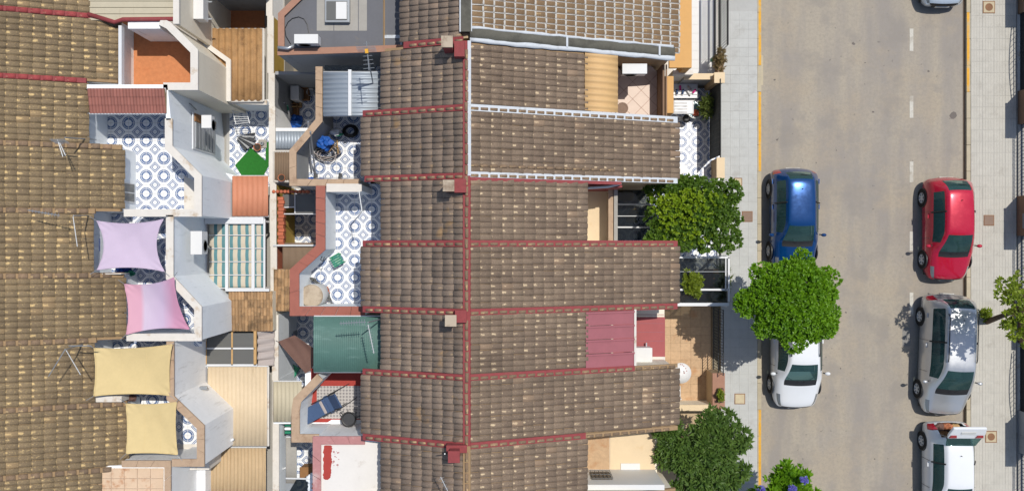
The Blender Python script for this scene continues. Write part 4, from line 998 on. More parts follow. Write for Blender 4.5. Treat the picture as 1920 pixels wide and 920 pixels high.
dp = MB(); dp.tube([W(425, 831, 3.6), W(438, 822, 3.7)], .045, 8); dp.tube([W(432, 826, 3.65), W(432, 826, 3.4)], .04, 8); tag(dp.build("vent_pipe", "metal_white", None, True), "white vent pipe at the lower end of the white wall", "pipe")
dp = MB(); dp.box(*W(376, 729, 4.2), *(W(390, 723, 4.2) + Vector((0, 0, .12)))); tag(dp.build("wall_lamp", "metal_grey", None, bevel=.02), "grey lamp box fixed on the white wall above the cream roof", "lamp")
# ---------------------------------------------------------------- sails
def sail(name, label, cs, z, m, sag, bow, group=None, dz=(0, 0, 0, 0)):
    """cloth between four corners (photo px, clockwise from top left), edges drawn in by bow (fraction)"""
    P = [W(x, y, z + q) for (x, y), q in zip(cs, dz)]; cen = sum(P, Vector()) / 4
    t = thing(name, label, "shade sail", cen, group)
    def fn(u, v):
        bu = bow[0] * 4 * v * (1 - v); bv = bow[1] * 4 * u * (1 - u)
        uu = .5 + (u - .5) * (1 - 2 * bu); vv = .5 + (v - .5) * (1 - 2 * bv)
        p = P[0].lerp(P[1], uu).lerp(P[3].lerp(P[2], uu), vv)
        cu, cv = min(u, 1 - u), min(v, 1 - v); cr_ = max(0, 1 - (cu + cv) * 2.6)
        wr = .016 * cr_ * math.sin((cu - cv) * 34) + .007 * math.sin(u * 17 + v * 5) * math.sin(v * 13 - u * 3) + .01 * math.sin(u * 7 + 1) * math.sin(v * 5)
        return p + Vector((0, 0, -sag * 16 * u * (1 - u) * v * (1 - v) + wr))
    g = MB(); g.grid(fn, 40, 40); o = g.build("cloth", m, t, True, solid=.004)
    for us in (.34, .67):
        g = MB(); g.tube([Vector(fn(us, v / 30)) + Vector((0, 0, .002)) for v in range(31)], .006, 4); g.build("seam", m, t)
    for ed in (lambda s_: fn(s_, 0), lambda s_: fn(s_, 1), lambda s_: fn(0, s_), lambda s_: fn(1, s_)):
        g = MB(); g.tube([Vector(ed(k / 30)) for k in range(31)], .014, 5); g.build("hem", m, t, True)
    for p in P:
        d = (p - cen).normalized(); g = MB(); g.tube([p - d * .02, p + d * .22 + Vector((0, 0, .05))], .008, 5); g.build("rope", "metal_grey", t)
    return t
sail("shade_sail", "lilac shade sail with curved edges over a terrace", ((181, 414), (306, 411), (308, 509), (181, 506)), 6.55, "sail_lilac", .12, (.11, .07), "shade sails", (.05, -.1, -.1, .05))
sail("shade_sail", "pink striped shade sail tied up to the white wall", ((233, 532), (326, 520), (355, 617), (236, 627)), 6.5, "sail_pink", .12, (.06, .07), "shade sails", (-.05, .25, -.1, 0))
sail("shade_sail", "wide yellow shade sail, the upper of the two", ((176, 652), (323, 645), (319, 741), (175, 742)), 6.5, "sail_yellow", .12, (.025, .045), "shade sails", (.0, .1, -.1, .1))
sail("shade_sail", "small yellow shade sail, the lower of the two", ((236, 756), (331, 753), (333, 852), (236, 850)), 6.5, "sail_yellow", .1, (.03, .03), "shade sails", (.0, .0, -.1, .05))
# ---------------------------------------------------------------- wall between the two rows of yards
bw = thing("boundary_wall", "long white wall dividing the left yards from the middle yards", "wall", (-8.3, 0, 0))
segs = [(-60, 30, "white_wall", 505), (30, 137, "ochre_wall", 507), (137, 200, "grey_wall", 509), (200, 345, "white_wall", 510), (345, 462, "ochre_wall", 512), (462, 590, "brick", 513), (590, 712, "blue_white_wall", 516), (712, 990, "blue_white_wall", 517)]
for y0_, y1_, m_, x in segs: wall_run([(x, y1_), (x, y0_)], 2.85, 0, .16, m_, "white_coping", bw, name="wall_section")

pq = MB(); pq.tube([(-9.66, 2.0, 4.75), (-9.66, 1.56, 4.7), (-9.66, 1.48, 4.55), (-9.66, 1.5, 3.4)], .022, 6); tag(pq.build("drain_pipe", "metal_dark", None, True), "dark bent pipe on the white wall above the plain terracotta roof", "pipe")
pq = MB(); pq.tube([(-11.2, WY(180, 5.0), 5.2), (-10.55, WY(196, 4.5), 4.6), (-10.5, WY(206, 4.2), 4.2)], .02, 6); tag(pq.build("cable_loop", "metal_grey", None, True), "grey cable bent over the white box unit on the wall", "cable")
# ---------------------------------------------------------------- patios of the middle row
def floor_px(px, z, m, name, parent): return slab_px(px, z - .1, z, name, m, parent)
def patio(h, x0, y0, x1, y1, m="ring_tile", org=None):
    return tile_floor([tuple(W(x, y, .05)[:2]) for x, y in ((x0, y0), (x0, y1), (x1, y1), (x1, y0))], .05, h, m=m, org=tuple(W(*(org or (x0, y0)), .05)[:2]))
patio(hA, 535, 140, 630, 245, org=(578, 214)); patio(hB, 530, 350, 640, 470, org=(560, 440)); patio(hC, 545, 585, 650, 725, org=(568, 624)); patio(hD, 545, 785, 640, 935, org=(560, 848))
# A: side walls of the deep patio and its covers
g = slab_px([(516, 134), (600, 134), (600, 140), (516, 140)], 0, 2.9, "patio_wall", "grey_wall", hA)
g = slab_px([(514, 240), (590, 240), (590, 246), (514, 246)], 0, 2.7, "patio_wall", "white_wall", hA)
cover_roof("pale grey corrugated cover above the diagonal parapet", (517, 246, 580, 279), 2.75, "sheet_khaki" if False else "sheet_grey", .1, .02, zg=0)
cover_roof("dark brown corrugated cover with a white border in the corner of the yard", (514, 284, 546, 340), 2.85, "sheet_dark", .075, .03, zg=0, border="lrtb")
gr = cover_roof("grey corrugated metal cover in two halves beside the tiled roof", (606, 135, 716, 216), 5.55, "sheet_grey", .14, .04, z2=5.75, dirx=True, zg=ZT)
g = MB(); p, q = W(656, 217, 5.75), W(656, 131, 5.75); g.box(p.x - .05, p.y, 5.6, p.x + .05, q.y, 5.78); g.build("centre_bar", "metal_white", gr)
for x in (607, 655): g = MB(); p, q = W(x, 133, 5.55), W(x + 46, 119, 5.75); g.prism([(p.x, p.y), (q.x, p.y), (q.x, q.y), (p.x, q.y)], 5.4, 5.44); g.build("glass_strip", "pane", gr)
# B: patio frame, brick edging, covers
for i in range(14):
    for j in range(1): g = MB(); p = W(520 + (i % 2) * 1.5, 372 + i * 6.6, 2.9); g.box(p.x, p.y - .055, 2.6, p.x + .2, p.y + .055, 2.88); g.build("brick", "brick", hB)
for i in range(10): g = MB(); p = W(513 + i * 7, 359, 2.9); g.lathe(p, [(.06, -.2), (.06, 0), (.03, .02)], 8); g.build("edge_tile", "brick", hB)
gpan = thing("translucent_cover", "dusty translucent sheet over the dark patio of the red coped house", "patio roof", W(560, 390, 2.8))
for (x0, y0_, x1, y1_) in ((530, 364, 551, 388), (552, 364, 593, 400)):
    p = W(x0, y1_, 2.75); q = W(x1, y0_, 2.75); g = MB(); g.box(p.x, p.y, 2.73, q.x, q.y, 2.75); g.build("pane", "pane_grey", gpan)
for pts in (((529, 389), (553, 388)), ((528, 401), (593, 401)), ((553, 362), (553, 402))):
    g = MB(); g.tube([W(x, y, 2.78) for x, y in pts], .022, 6); g.build("bar", "metal_white", gpan)
lb = thing("patio_roof", "brown sheet roof strip with a white bar beside the diagonal red coping", "patio roof", W(550, 480, 2.8))
corrugated((W(530, 455, 2.8), W(530, 512, 2.7), W(592, 512, 2.7), W(592, 455, 2.8)), .2, .012, "sheet", "sheet_dark", lb)
g = MB(); g.tube([W(512, 460, 2.9), W(594, 460, 2.9)], .035, 6); g.build("bar", "metal_white", lb)
tl = thing("tiled_lean_to", "narrow orange tiled lean-to left of the red coping", "lean-to roof", W(528, 545, 2.8))
a, c = W(513, 582, 2.9), W(546, 505, 2.9); nx, ny = 5, 5; dx = (c.x - a.x) / nx; dy = (c.y - a.y) / ny
g = MB(); g.box(a.x, a.y, 0, c.x, c.y, 2.86); g.build("deck", "cream_wall", tl)
g = MB()
def fn(u, v): return (-dx / 2 + dx * u, dy * (v - .5) * 1.08, .05 * math.sin(math.pi * u) + .02 * (1 - v))
g.grid(fn, 5, 1); me = None
for j in range(ny):
    for i in range(nx):
        p = (a.x + (i + .5) * dx, a.y + (j + .5) * dy, 2.88)
        if me is None: o = g.build("roof_tile", "mottled_tile", tl, True); o.location = Vector(p) - tl.location; me = o.data
        else: inst(me, "roof_tile", tl, p, (.04, 0, random.uniform(-.03, .03)))
me.transform(Matrix.Translation(tl.location))
# C
gc = cover_roof("flat green sheet cover with an antenna above it", (588, 593, 720, 697), 5.5, "sheet_green", .06, .006, z2=5.65, dirx=False, zg=0, posts=((592, 600), (592, 692)), split=2)
sb = thing("shade_sail", "brown shade sail sagging over the patio beside the green cover", "shade sail", W(560, 662, 2.8), "shade sails")
A_, B_, C_, D_ = W(521, 640, 2.9), W(552, 628, 2.9), W(600, 660, 2.9), W(577, 705, 2.9)
g = MB()
def fn(u, v):
    p = A_.lerp(B_, u).lerp(D_.lerp(C_, u), v); return p + Vector((0, 0, -.25 * 16 * u * (1 - u) * v * (1 - v) * .5 + .02 * math.sin(u * 11 + v * 5)))
g.grid(fn, 20, 20); g.build("cloth", "sail_brown", sb, True, solid=.004)
for p, q in ((A_, W(517, 638, 2.9)), (D_, W(590, 716, 2.9))): g = MB(); g.tube([p, q], .01, 5); g.build("rope", "metal_dark", sb)
cover_roof("cream ribbed roof strip left of the lounger terrace", (513, 715, 566, 790), 3.0, "sheet_khaki", .13, .03, zg=0, border=None, dirx=False)
slab_px([(513, 790), (545, 790), (545, 794), (513, 794)], 0, 2.9, "patio_wall", "blue_white_wall", hC)
# D
cover_roof("grey speckled sheet cover along the wall of the bottom yard", (536, 820, 556, 905), 2.4, "concrete", .4, .004, zg=0)
glb = thing("glass_roof", "dark glass roof slanting across the bottom yard", "glass roof", W(560, 915, 2.6))
g = MB(); g.prism(poly_px([(556, 897), (590, 897), (590, 960), (520, 960)], 2.6), 2.58, 2.6); g.build("pane", "pane", glb)
g = MB(); g.tube([W(536, 896, 2.62), W(592, 897, 2.62)], .03, 6); g.build("frame", "metal_white", glb)
bx = thing("storage_box", "brown box standing on the ring tiles of the bottom yard", "box", W(577, 885, .1)); p, q = W(563, 894, .7), W(588, 876, .7)
g = MB(); g.box(p.x, p.y, .05, q.x, q.y, .66); g.build("body", "wood", bx, bevel=.01); g = MB(); g.box(p.x - .02, p.y - .02, .66, q.x + .02, q.y + .02, .7); g.build("lid", "wood", bx, bevel=.01)
lt = thing("wall_lamp", "white curved lamp arm on the wall of the bottom yard", "lamp", W(533, 880, 2.0)); g = MB(); g.tube([W(529, 884, 2.0), W(531, 878, 2.2), W(536, 876, 2.3)], .03, 8); g.build("arm", "metal_white", lt, True); g = MB(); g.tube([W(528, 885, 2.0), W(528, 885, 1.8)], .05, 8); g.build("shade", "metal_white", lt)
sh = thing("shelf", "shelf of green folded cloths at the top of the bottom yard", "shelf", W(540, 800, .1))
for i in range(3): g = MB(); p, q = W(533, 799 + i * 7, 2.3), W(553, 794 + i * 7, 2.3); g.box(p.x, p.y, 2.1, q.x, q.y, 2.3); g.build("folded_cloth", "plastic_green" if i != 1 else "blue_white_wall", sh, bevel=.03)
for i in range(2): g = MB(); p, q = W(533 + i * 19, 816, 2.1), W(535 + i * 19, 793, 2.1); g.box(p.x, p.y, .05, q.x, q.y, 2.1); g.build("upright", "metal_dark", sh)
cs = thing("clothes", "pale blue and orange washing hung at the edge of the bottom yard", "laundry", W(583, 905, 2.5))
for i, (x, y, m_) in enumerate(((582, 897, "blue_white_wall"), (584, 914, "blue_white_wall"), (590, 911, "orange_floor"))): g = MB(); g.blob(W(x, y, 2.6), .14, .18, .04, .25, i + 3); g.build("garment", m_, cs, True)
# ---------------------------------------------------------------- things on the rear terraces and patios
tk = thing("water_tank", "round white water tank with a dusty lid in the terrace corner", "water tank", W(602, 553, ZT)); c = W(598, 551, ZT)
g = MB(); g.lathe(c, [(.34, 0), (.38, .05), (.38, 1.05), (.36, 1.1)], 28); g.build("barrel", "plain_white", tk, True); g = MB(); g.lathe(c + Vector((0, 0, 1.1)), [(.37, 0), (.38, .03), (.33, .06), (.1, .075)], 28); g.build("lid", "tank_lid", tk, True)
br = thing("brick_pile", "small pile of broken bricks beside the water tank", "bricks", W(612, 548, ZT))
for i, (x, y, z, r_) in enumerate(((610, 542, 0, .3), (614, 552, 0, 1.1), (609, 560, 0, .1), (613, 547, .1, .8), (606, 566, 0, .5))): g = MB(); g.obox(W(x, y, ZT) + Vector((0, 0, z + .02)), .24, .12, .1, r_); g.build("brick", "brick", br)
sc_ = thing("plastic_bag", "crumpled clear plastic sheeting around the water tank", "plastic sheet", W(598, 530, ZT))
g = MB()
def fn(u, v):
    t = u * 1.0; p = W(578 + 42 * t, 518 + 44 * t * t, ZT) ; q = p + Vector((.14, -.12, 0)) ; r_ = p.lerp(q, v); return r_ + Vector((.03 * math.sin(u * 23 + v * 9), .03 * math.sin(u * 17 + v * 14), .25 + .1 * math.sin(u * 13 + v * 6) + .05 * math.sin(u * 31)))
g.grid(fn, 40, 10); g.build("sheet", "pane_grey", sc_, True, solid=.003)
stl = thing("garden_stool", "square turquoise plastic stool on the ring tiled terrace", "stool", W(636, 487, ZT)); c = W(636, 487, ZT)
for i in range(5): g = MB(); o_ = (i - 2) * .078; ca, sa = math.cos(.5), math.sin(.5); g.obox(c + Vector((-o_ * sa, o_ * ca, .4)), .38, .062, .03, .5); g.build("slat", "plastic_green", stl)
for sx in (-1, 1):
    for sy in (-1, 1): v = Matrix.Rotation(.5, 3, 'Z') @ Vector((sx * .15, sy * .15, 0)); g = MB(); g.tube([c + v + Vector((0, 0, .01)), c + v * .9 + Vector((0, 0, .4))], .022, 6); g.build("leg", "plastic_green", stl)
wt = MB(); wt.tube([W(606, 489, ZT + 1.2), W(601, 487, ZT + 1.2), W(604, 480, ZT + 1.2)], .014, 6); wt.tube([W(608, 482, ZT + 1.3), W(605, 492, ZT + 1.1)], .014, 6); tag(wt.build("tap", "metal_dark"), "dark tap and pipe on the diagonal terrace wall", "tap")
# C terrace: lounger, barbecue, ball
def local_thing(name, label, cat, px, py, z, rz, group=None):
    t = thing(name, label, cat, W(px, py, z), group, local=True); t.rotation_euler = (0, 0, rz); return t
lo = local_thing("deck_chair", "dark blue padded deck chair on the red bordered terrace", "deck chair", 616, 756, ZT, R(28))
def pad(x0, x1, z0, z1, w_, m, nm, th=.06):
    g = MB(); n_ = Vector((-(z1 - z0), 0, x1 - x0)).normalized() * th
    for y in (-w_ / 2, w_ / 2): pass
    vs = [(x0, -w_ / 2, z0), (x1, -w_ / 2, z1), (x1, w_ / 2, z1), (x0, w_ / 2, z0)]
    g.add(vs + [(v[0] + n_.x, v[1], v[2] + n_.z) for v in vs], [(0, 3, 2, 1), (4, 5, 6, 7), (0, 1, 5, 4), (1, 2, 6, 5), (2, 3, 7, 6), (3, 0, 4, 7)]); return g.build(nm, m, lo, bevel=.025)
pad(-.78, -.12, .62, .4, .5, "denim", "leg_pad"); pad(-.1, .2, .4, .36, .5, "denim", "seat"); pad(.2, .62, .36, 1.0, .5, "denim", "backrest"); pad(-.14, -.04, .43, .47, .46, "cloth_grey", "towel", .05); pad(.05, .2, .44, .44, .62, "denim", "arm_band", .04)
pad(-.86, -.78, .62, .64, .5, "plain_white", "foot_bar", .03)
for sy in (-1, 1):
    for pts in (((-.7, sy * .27, .02), (.3, sy * .27, .6), (.62, sy * .27, 1.0)), ((.55, sy * .27, .02), (-.2, sy * .27, .55))): g = MB(); g.tube(pts, .014, 6); g.build("frame", "metal_dark", lo)
    g = MB(); g.tube([(.3, sy * .3, .6), (.95, sy * .27, .02)], .012, 6); g.build("leg", "metal_dark", lo)
bq = thing("kettle_barbecue", "black kettle barbecue on the terrace with the blue deck chair", "barbecue", W(660, 780, ZT)); c = W(660, 779, ZT)
g = MB(); g.lathe(c, [(.1, .42), (.22, .5), (.26, .62), (.25, .64), (.2, .56)], 20); g.build("bowl", "plastic_black", bq, True); g = MB(); g.lathe(c + Vector((0, 0, .58)), [(.2, 0), (.2, .01)], 16); g.build("grate", "metal_dark", bq)
for k in range(3): t = k * 2.1; g = MB(); g.tube([c + Vector((.12 * math.cos(t), .12 * math.sin(t), .48)), c + Vector((.26 * math.cos(t), .26 * math.sin(t), .01))], .012, 5); g.build("leg", "metal_dark", bq)
for s in (-1, 1): g = MB(); g.tube([c + Vector((s * .2, .14, .6)), c + Vector((s * .26, .26, .66)), c + Vector((s * .16, .28, .62))], .018, 5); g.build("handle", "metal_dark", bq)
bl_ = MB(); bl_.lathe(W(579, 749, ZT + .01), [(.02, .01), (.08, .05), (.105, .11), (.08, .17), (.02, .21)], 14); tag(bl_.build("ball", "turf", None, True), "small green and yellow ball on the white terrace floor", "ball")
pr_ = MB(); pr_.tube([W(597, 720, ZT + .2), W(612, 702, ZT + .9)], .03, 6); tag(pr_.build("rolled_mat", "ochre_wall", None, True), "yellow rolled mat leaning behind the diagonal coping", "mat")
# A terrace clutter
tp = thing("tarpaulin", "crumpled bright blue tarpaulin on the ring tiled terrace", "tarpaulin", W(610, 266, ZT)); g = MB(); g.blob(W(608, 266, ZT + .55), .24, .2, .12, .28, 4, 14); g.build("cloth", "tarp_blue", tp, False); g = MB(); g.blob(W(612, 274, ZT + .3), .14, .16, .28, .2, 9, 12); g.build("fold", "tarp_blue", tp)
sk_ = thing("sack", "white and green printed sack beside the blue tarpaulin", "sack", W(632, 248, ZT)); g = MB(); g.blob(W(630, 248, ZT + .5), .19, .13, .1, .18, 6, 12); g.build("bag", "plastic_white", sk_, True); g = MB(); g.blob(W(634, 252, ZT + .49), .17, .07, .08, .1, 8, 10); g.build("print", "plastic_green", sk_, True)
hs = thing("garden_hose", "tangled grey garden hose piled under the blue tarpaulin", "hose", W(612, 285, ZT))
rg = random.Random(3); pts = []
for k in range(120): t = k * .33; pts.append(W(612, 284, ZT + .05) + Vector(((.36 + .1 * math.sin(t * .37)) * math.cos(t) + .06 * math.sin(t * 1.7), (.22 + .07 * math.sin(t * .6)) * math.sin(t) + .1 * math.cos(t * .23), .05 + .12 * abs(math.sin(t * .41)))))
g = MB(); g.tube(pts, .016, 6); g.build("coil", "metal_dark", hs, True); g = MB(); g.tube([p + Vector((.06, -.03, .05)) for p in pts[10:70]], .013, 6); g.build("loop", "cloth_grey", hs, True)
h2_ = thing("hose_reel", "black coiled hose in the shade next to the tiled eave", "hose", W(657, 245, ZT)); pts = [W(657, 246, ZT + .05) + Vector((.27 * math.cos(k * .5) * (1 - k / 260), .22 * math.sin(k * .5) * (1 - k / 260), .001 * k)) for k in range(110)]; g = MB(); g.tube(pts, .018, 6); g.build("coil", "plastic_black", h2_, True)
pl_ = thing("leaning_poles", "white poles leaning against the diagonal coping", "poles", W(585, 300, ZT))
for a_, b_ in (((578, 228, 5.6), (584, 322, 3.6)), ((582, 247, 5.5), (592, 330, 3.6))): g = MB(); g.tube([W(*a_), W(*b_)], .03, 6); g.build("pole", "aluminium", pl_)
st_ = thing("wooden_stand", "small wooden trestle among the hoses on the terrace", "trestle", W(628, 280, ZT))
for a_, b_ in (((617, 285), (628, 268)), ((632, 262), (634, 288)), ((620, 270), (636, 278))): g = MB(); g.tube([W(*a_, ZT + .1), W(*b_, ZT + .45)], .02, 5); g.build("leg", "pale_wood", st_)
bn = thing("bench", "low rail with blue grips along the bottom of the ring tiled terrace", "rail", W(615, 334, ZT)); g = MB(); g.tube([W(590, 334, ZT + .3), W(665, 334, ZT + .3)], .012, 6); g.build("rail", "aluminium", bn)
for x in (593, 639): g = MB(); g.box(*(W(x, 339, ZT)), *(W(x + 3, 326, ZT) + Vector((0, 0, .4)))); g.build("support", "metal_dark", bn)
for x in (584, 602): g = MB(); g.blob(W(x, 336, ZT + .2), .12, .07, .1, .2, x, 8); g.build("grip", "tarp_blue", bn)
# deep patio of A
fz = thing("freezer", "white chest freezer in the dark patio", "freezer", W(553, 175, .05)); p, q = W(545, 187, .9), W(560, 161, .9); g = MB(); g.box(p.x, p.y, .05, q.x, q.y, .86); g.build("body", "metal_white", fz, bevel=.02); g = MB(); g.box(p.x - .01, p.y - .01, .86, q.x + .01, q.y + .01, .92); g.build("lid", "plain_white", fz, bevel=.02)
for i, (x, y, s_, m_, lb_) in enumerate(((556, 192, .2, "pale_wood", "pale wooden crate below the freezer"), (570, 178, .22, "wood", "brown crate right of the freezer"), (551, 207, .2, "wood", "brown basket on the patio floor left of the ring motif"))):
    p = W(x, y, .05); cr_ = thing("crate", lb_, "crate", p, "boxes in the deep patio")
    for dx_, dy_, sx, sy in ((0, -s_, 2 * s_, .03), (0, s_, 2 * s_, .03), (-s_, 0, .03, 2 * s_), (s_, 0, .03, 2 * s_)): g = MB(); g.obox(p + Vector((dx_, dy_, 0)), sx, sy, .3); g.build("side", m_, cr_)
    g = MB(); g.obox(p, 2 * s_, 2 * s_, .04); g.build("bottom", m_, cr_)
bb = thing("blue_bag", "blue plastic bag heaped in the deep patio", "bag", W(554, 228, .05)); g = MB(); g.blob(W(554, 228, .3), .27, .25, .26, .2, 12, 12); g.build("bag", "tarp_blue", bb)
for i, (x, y, m_, lb_) in enumerate(((585, 175, "plain_white", "white bucket in the shaded corner of the deep patio"), (542, 232, "cloth_grey", "grey bucket at the bottom left of the deep patio"))):
    p = W(x, y, .05); bk = thing("bucket", lb_, "bucket", p, "buckets in the deep patio"); g = MB(); g.lathe(p, [(.1, 0), (.14, .28), (.15, .28), (.14, .26), (.1, .03)], 16); g.build("pail", m_, bk, True); g = MB(); g.tube([p + Vector((.145 * math.cos(t), .03, .28 + .1 * math.sin(t))) for t in [k * math.pi / 8 for k in range(9)]], .006, 5); g.build("handle", "metal_dark", bk)
rk = thing("tool_rack", "narrow rack with turquoise and cream tools on the patio wall", "tool rack", W(538, 200, .9))
for x, y, m_ in ((533, 199, "metal_grey"), (539, 204, "plastic_green"), (541, 215, "plain_white")): g = MB(); g.tube([W(x, y - 6, 1.5), W(x + 3, y + 10, .4)], .03, 6); g.build("tool", m_, rk)
# C patio: chair, window grille
ch = local_thing("garden_chair", "green plastic garden chair in the patio under the brown sail", "chair", 551, 692, .05, R(60))
g = MB(); g.box(-.24, -.24, .42, .24, .24, .46); g.build("seat", "plastic_green", ch, bevel=.02)
for i in range(5): g = MB(); g.box(-.22 + i * .095, .22, .46, -.16 + i * .095, .27, .88); g.build("back_slat", "plastic_green", ch)
for sx in (-1, 1):
    g = MB(); g.box(sx * .27 - .03, -.22, .62, sx * .27 + .03, .25, .65); g.build("armrest", "plastic_green", ch)
    for sy in (-1, 1): g = MB(); g.tube([(sx * .22, sy * .22, .42), (sx * .26, sy * .26, 0)], .025, 6); g.build("leg", "plastic_green", ch)
wl = thing("bracket_rack", "white wire rack on the grey patio wall beside the brown sail", "rack", W(532, 672, 1.8))
for k in range(4): g = MB(); g.tube([W(527, 666 + k * 4, 2.0), W(538, 668 + k * 4, 1.4)], .012, 5); g.build("wire", "metal_white", wl)
ws_ = thing("washtub", "grey wash basin with a blue bowl in the patio", "basin", W(545, 628, .05)); p = W(545, 628, .05); g = MB(); g.obox(p, .5, .4, .6); g.build("stand", "metal_grey", ws_); g = MB(); g.lathe(p + Vector((.1, .05, .6)), [(.1, 0), (.16, .12), (.17, .12), (.15, .1), (.09, .02)], 16); g.build("bowl", "tarp_blue", ws_, True)
# patio with the green turf (left row)
tf = thing("turf_mat", "bright green artificial turf mat on the ring tiles", "turf mat", W(472, 303, ZG)); g = MB(); g.prism(poly_px([(441, 310), (471, 277), (500, 303), (498, 279), (504, 267), (504, 311), (488, 345), (460, 345)][:3] + [(504, 305), (504, 311), (486, 345), (464, 345)], ZG + .02), ZG + .02, ZG + .05); g.build("mat", "turf", tf)
g = MB(); p, q = W(498, 304, ZG + .05), W(504, 266, ZG + .05); g.box(p.x, p.y, ZG + .02, q.x, q.y, ZG + .048); g.build("strip", "turf", tf)
um = thing("folded_parasol", "folded grey parasol lying on the ring tiles beside the turf", "parasol", W(462, 262, ZG))
g = MB(); A0, A1 = W(445, 256, ZG + .25), W(476, 272, ZG + .2)
for k in range(7):
    t = (k - 3) * .11; d = (A1 - A0); s_ = Vector((-d.y, d.x, 0)).normalized() * t; g2 = MB(); g2.prism([tuple((A0 + s_ * .25)[:2]), tuple((A1 + s_ * 1.0 + d * (.05 - abs(t)))[:2]), tuple((A1 + s_ * 1.0 + Vector((.07, .06, 0)) + d * (.02 - abs(t)))[:2])], ZG + .1 + .02 * (k % 3), ZG + .22 + .05 * (3 - abs(k - 3)) / 3 + .02 * (k % 2)); g2.build("fold", "grey_wall" if k % 2 else "metal_dark", um)
g = MB(); g.tube([A0, A1 + (A1 - A0) * .25], .018, 6); g.build("pole", "metal_dark", um)
ps = thing("parasol_stand", "square grey parasol base with a socket next to the turf strip", "parasol base", W(493, 270, ZG)); p = W(493, 270, ZG + .02); g = MB(); g.obox(p, .3, .3, .06); g.build("slab", "concrete", ps, bevel=.01); g = MB(); g.lathe(p + Vector((0, 0, .06)), [(.07, 0), (.06, .12), (.03, .12), (.03, .02)], 14); g.build("socket", "metal_grey", ps)
pot(485, 277, ZG + .02, .13, "orange clay pot at the tip of the green turf")
airer = thing("clothes_airer", "white clothes airer standing in the shade beside the patio wall", "clothes airer", W(455, 215, ZG))
for k in range(6): g = MB(); g.tube([W(434 + k * 1.2, 208 + k * 5, ZG + .9), W(462 + k * 1.5, 214 + k * 3, ZG + .9)], .012, 5); g.build("rod", "metal_white", airer)
for x in (436, 462): g = MB(); g.tube([W(x, 207, ZG + .9), W(x + 6, 232, ZG + .9)], .014, 5); g.build("side_rail", "metal_white", airer); g = MB(); g.tube([W(x + 2, 215, ZG + .9), W(x + 4, 226, ZG + .02)], .014, 5); g.build("leg", "metal_white", airer)
pot(530, 334, 2.9, .12, "round clay pot on the brown corrugated cover")
# terrace things under the sails
bl2 = thing("blue_locker", "blue box against the shaded wall beside the lilac sail", "box", W(182, 458, ZLT)); p, q = W(171, 470, 5.4), W(187, 447, 5.4); g = MB(); g.box(p.x - .2, p.y, 5.0, q.x, q.y, 5.4); g.build("body", "tarp_blue", bl2, bevel=.02); g = MB(); g.box(p.x - .2, p.y - .01, 5.4, q.x + .01, q.y + .01, 5.43); g.build("lid", "cloth_blue", bl2)
bt = thing("laundry_heap", "blue laundry heap between the lilac and the pink sail", "laundry", W(234, 508, ZLT)); 
for i, (x, y, r_, m_) in enumerate(((228, 505, .16, "tarp_blue"), (236, 508, .2, "cloth_blue"), (243, 512, .14, "plastic_green"))): g = MB(); g.blob(W(x, y, ZLT + .5), r_, r_ * .8, .12, .25, i + 5); g.build("cloth", m_, bt)
dk = thing("dark_bundle", "dark rolled bundle between the two yellow sails", "bundle", W(240, 740, ZLT)); 
for i, x in enumerate((224, 234, 244)): g = MB(); g.blob(W(x, 741 + i * 2, ZLT + 1.0), .2, .12, .12, .2, i + 15); g.build("roll", "plastic_black" if i < 2 else "sail_brown", dk)
# ---------------------------------------------------------------- antennas
def yagi(t, p0, p1, n_, el, up=Vector((0, 0, 1)), m="metal_grey", flat=True):
    p0, p1 = Vector(p0), Vector(p1); d = (p1 - p0).normalized(); s_ = d.cross(Vector((0, 0, 1))).normalized()
    g = MB(); g.tube([p0, p1], .014, 5); bm_ = g.build("boom", m, t)
    for i in range(n_):
        q = p0.lerp(p1, (i + .5) / n_); l = el * (1 - .4 * i / n_); g = MB(); g.tube([q - s_ * l, q + s_ * l], .008, 4); g.build("element", m, bm_)
def antenna(label, base_, top, booms, reflector=None, balun=None):
    t = thing("aerial", label, "aerial", base_, "roof aerials"); g = MB(); g.tube([base_, top], .02, 6); g.build("mast", "metal_grey", t)
    for p0, p1, n_, el in booms: yagi(t, p0, p1, n_, el)
    if reflector:
        c, wx, n_ = reflector
        for s in (-1, 1):
            for k in range(n_): g = MB(); z = .05 + k * .05; g.tube([c + Vector((-wx, s * .02 * k, s * z)), c + Vector((wx, s * .02 * k, s * z))], .007, 4); g.build("reflector_rod", "aluminium", t)
    if balun: g = MB(); g.obox(balun, .09, .12, .08, .1); g.build("balun", "kerb_yellow", t)
    return t
V = Vector
antenna("aerial with an orange box above the grey corrugated cover", W(700, 160, 5.6), W(688, 96, 8.0), [(W(692, 132, 8.0), W(687, 78, 8.0), 7, .16)], (W(687, 92, 8.0), .28, 3), W(688, 97, 8.02))
antenna("aerial with two silver booms on the upper left roof", W(180, 262, 5.6), W(122, 258, 7.7), [(W(112, 268, 7.7), W(123, 292, 7.7), 4, .06), (W(108, 262, 7.7), W(118, 294, 7.7), 3, .05)], (W(112, 265, 7.7), .22, 3))
antenna("long aerial mounted beside the lilac sail", W(184, 404, 5.2), W(138, 404, 7.9), [(W(112, 404, 7.9), W(52, 394, 7.9), 10, .06), (W(137, 406, 7.9), W(145, 462, 7.9), 2, .03)])
antenna("bare two pronged aerial above the wide yellow sail", W(170, 640, 5.6), W(122, 655, 7.9), [(W(122, 655, 7.9), W(91, 705, 7.9), 1, .02), (W(124, 656, 7.9), W(151, 702, 7.9), 2, .03)], (W(150, 648, 7.7), .3, 2))
antenna("double yagi aerial over the green cover", W(717, 597, 5.8), W(690, 604, 7.7), [(W(686, 603, 7.7), W(637, 606, 7.7), 10, .09), (W(690, 608, 7.7), W(701, 662, 7.7), 10, .07)])
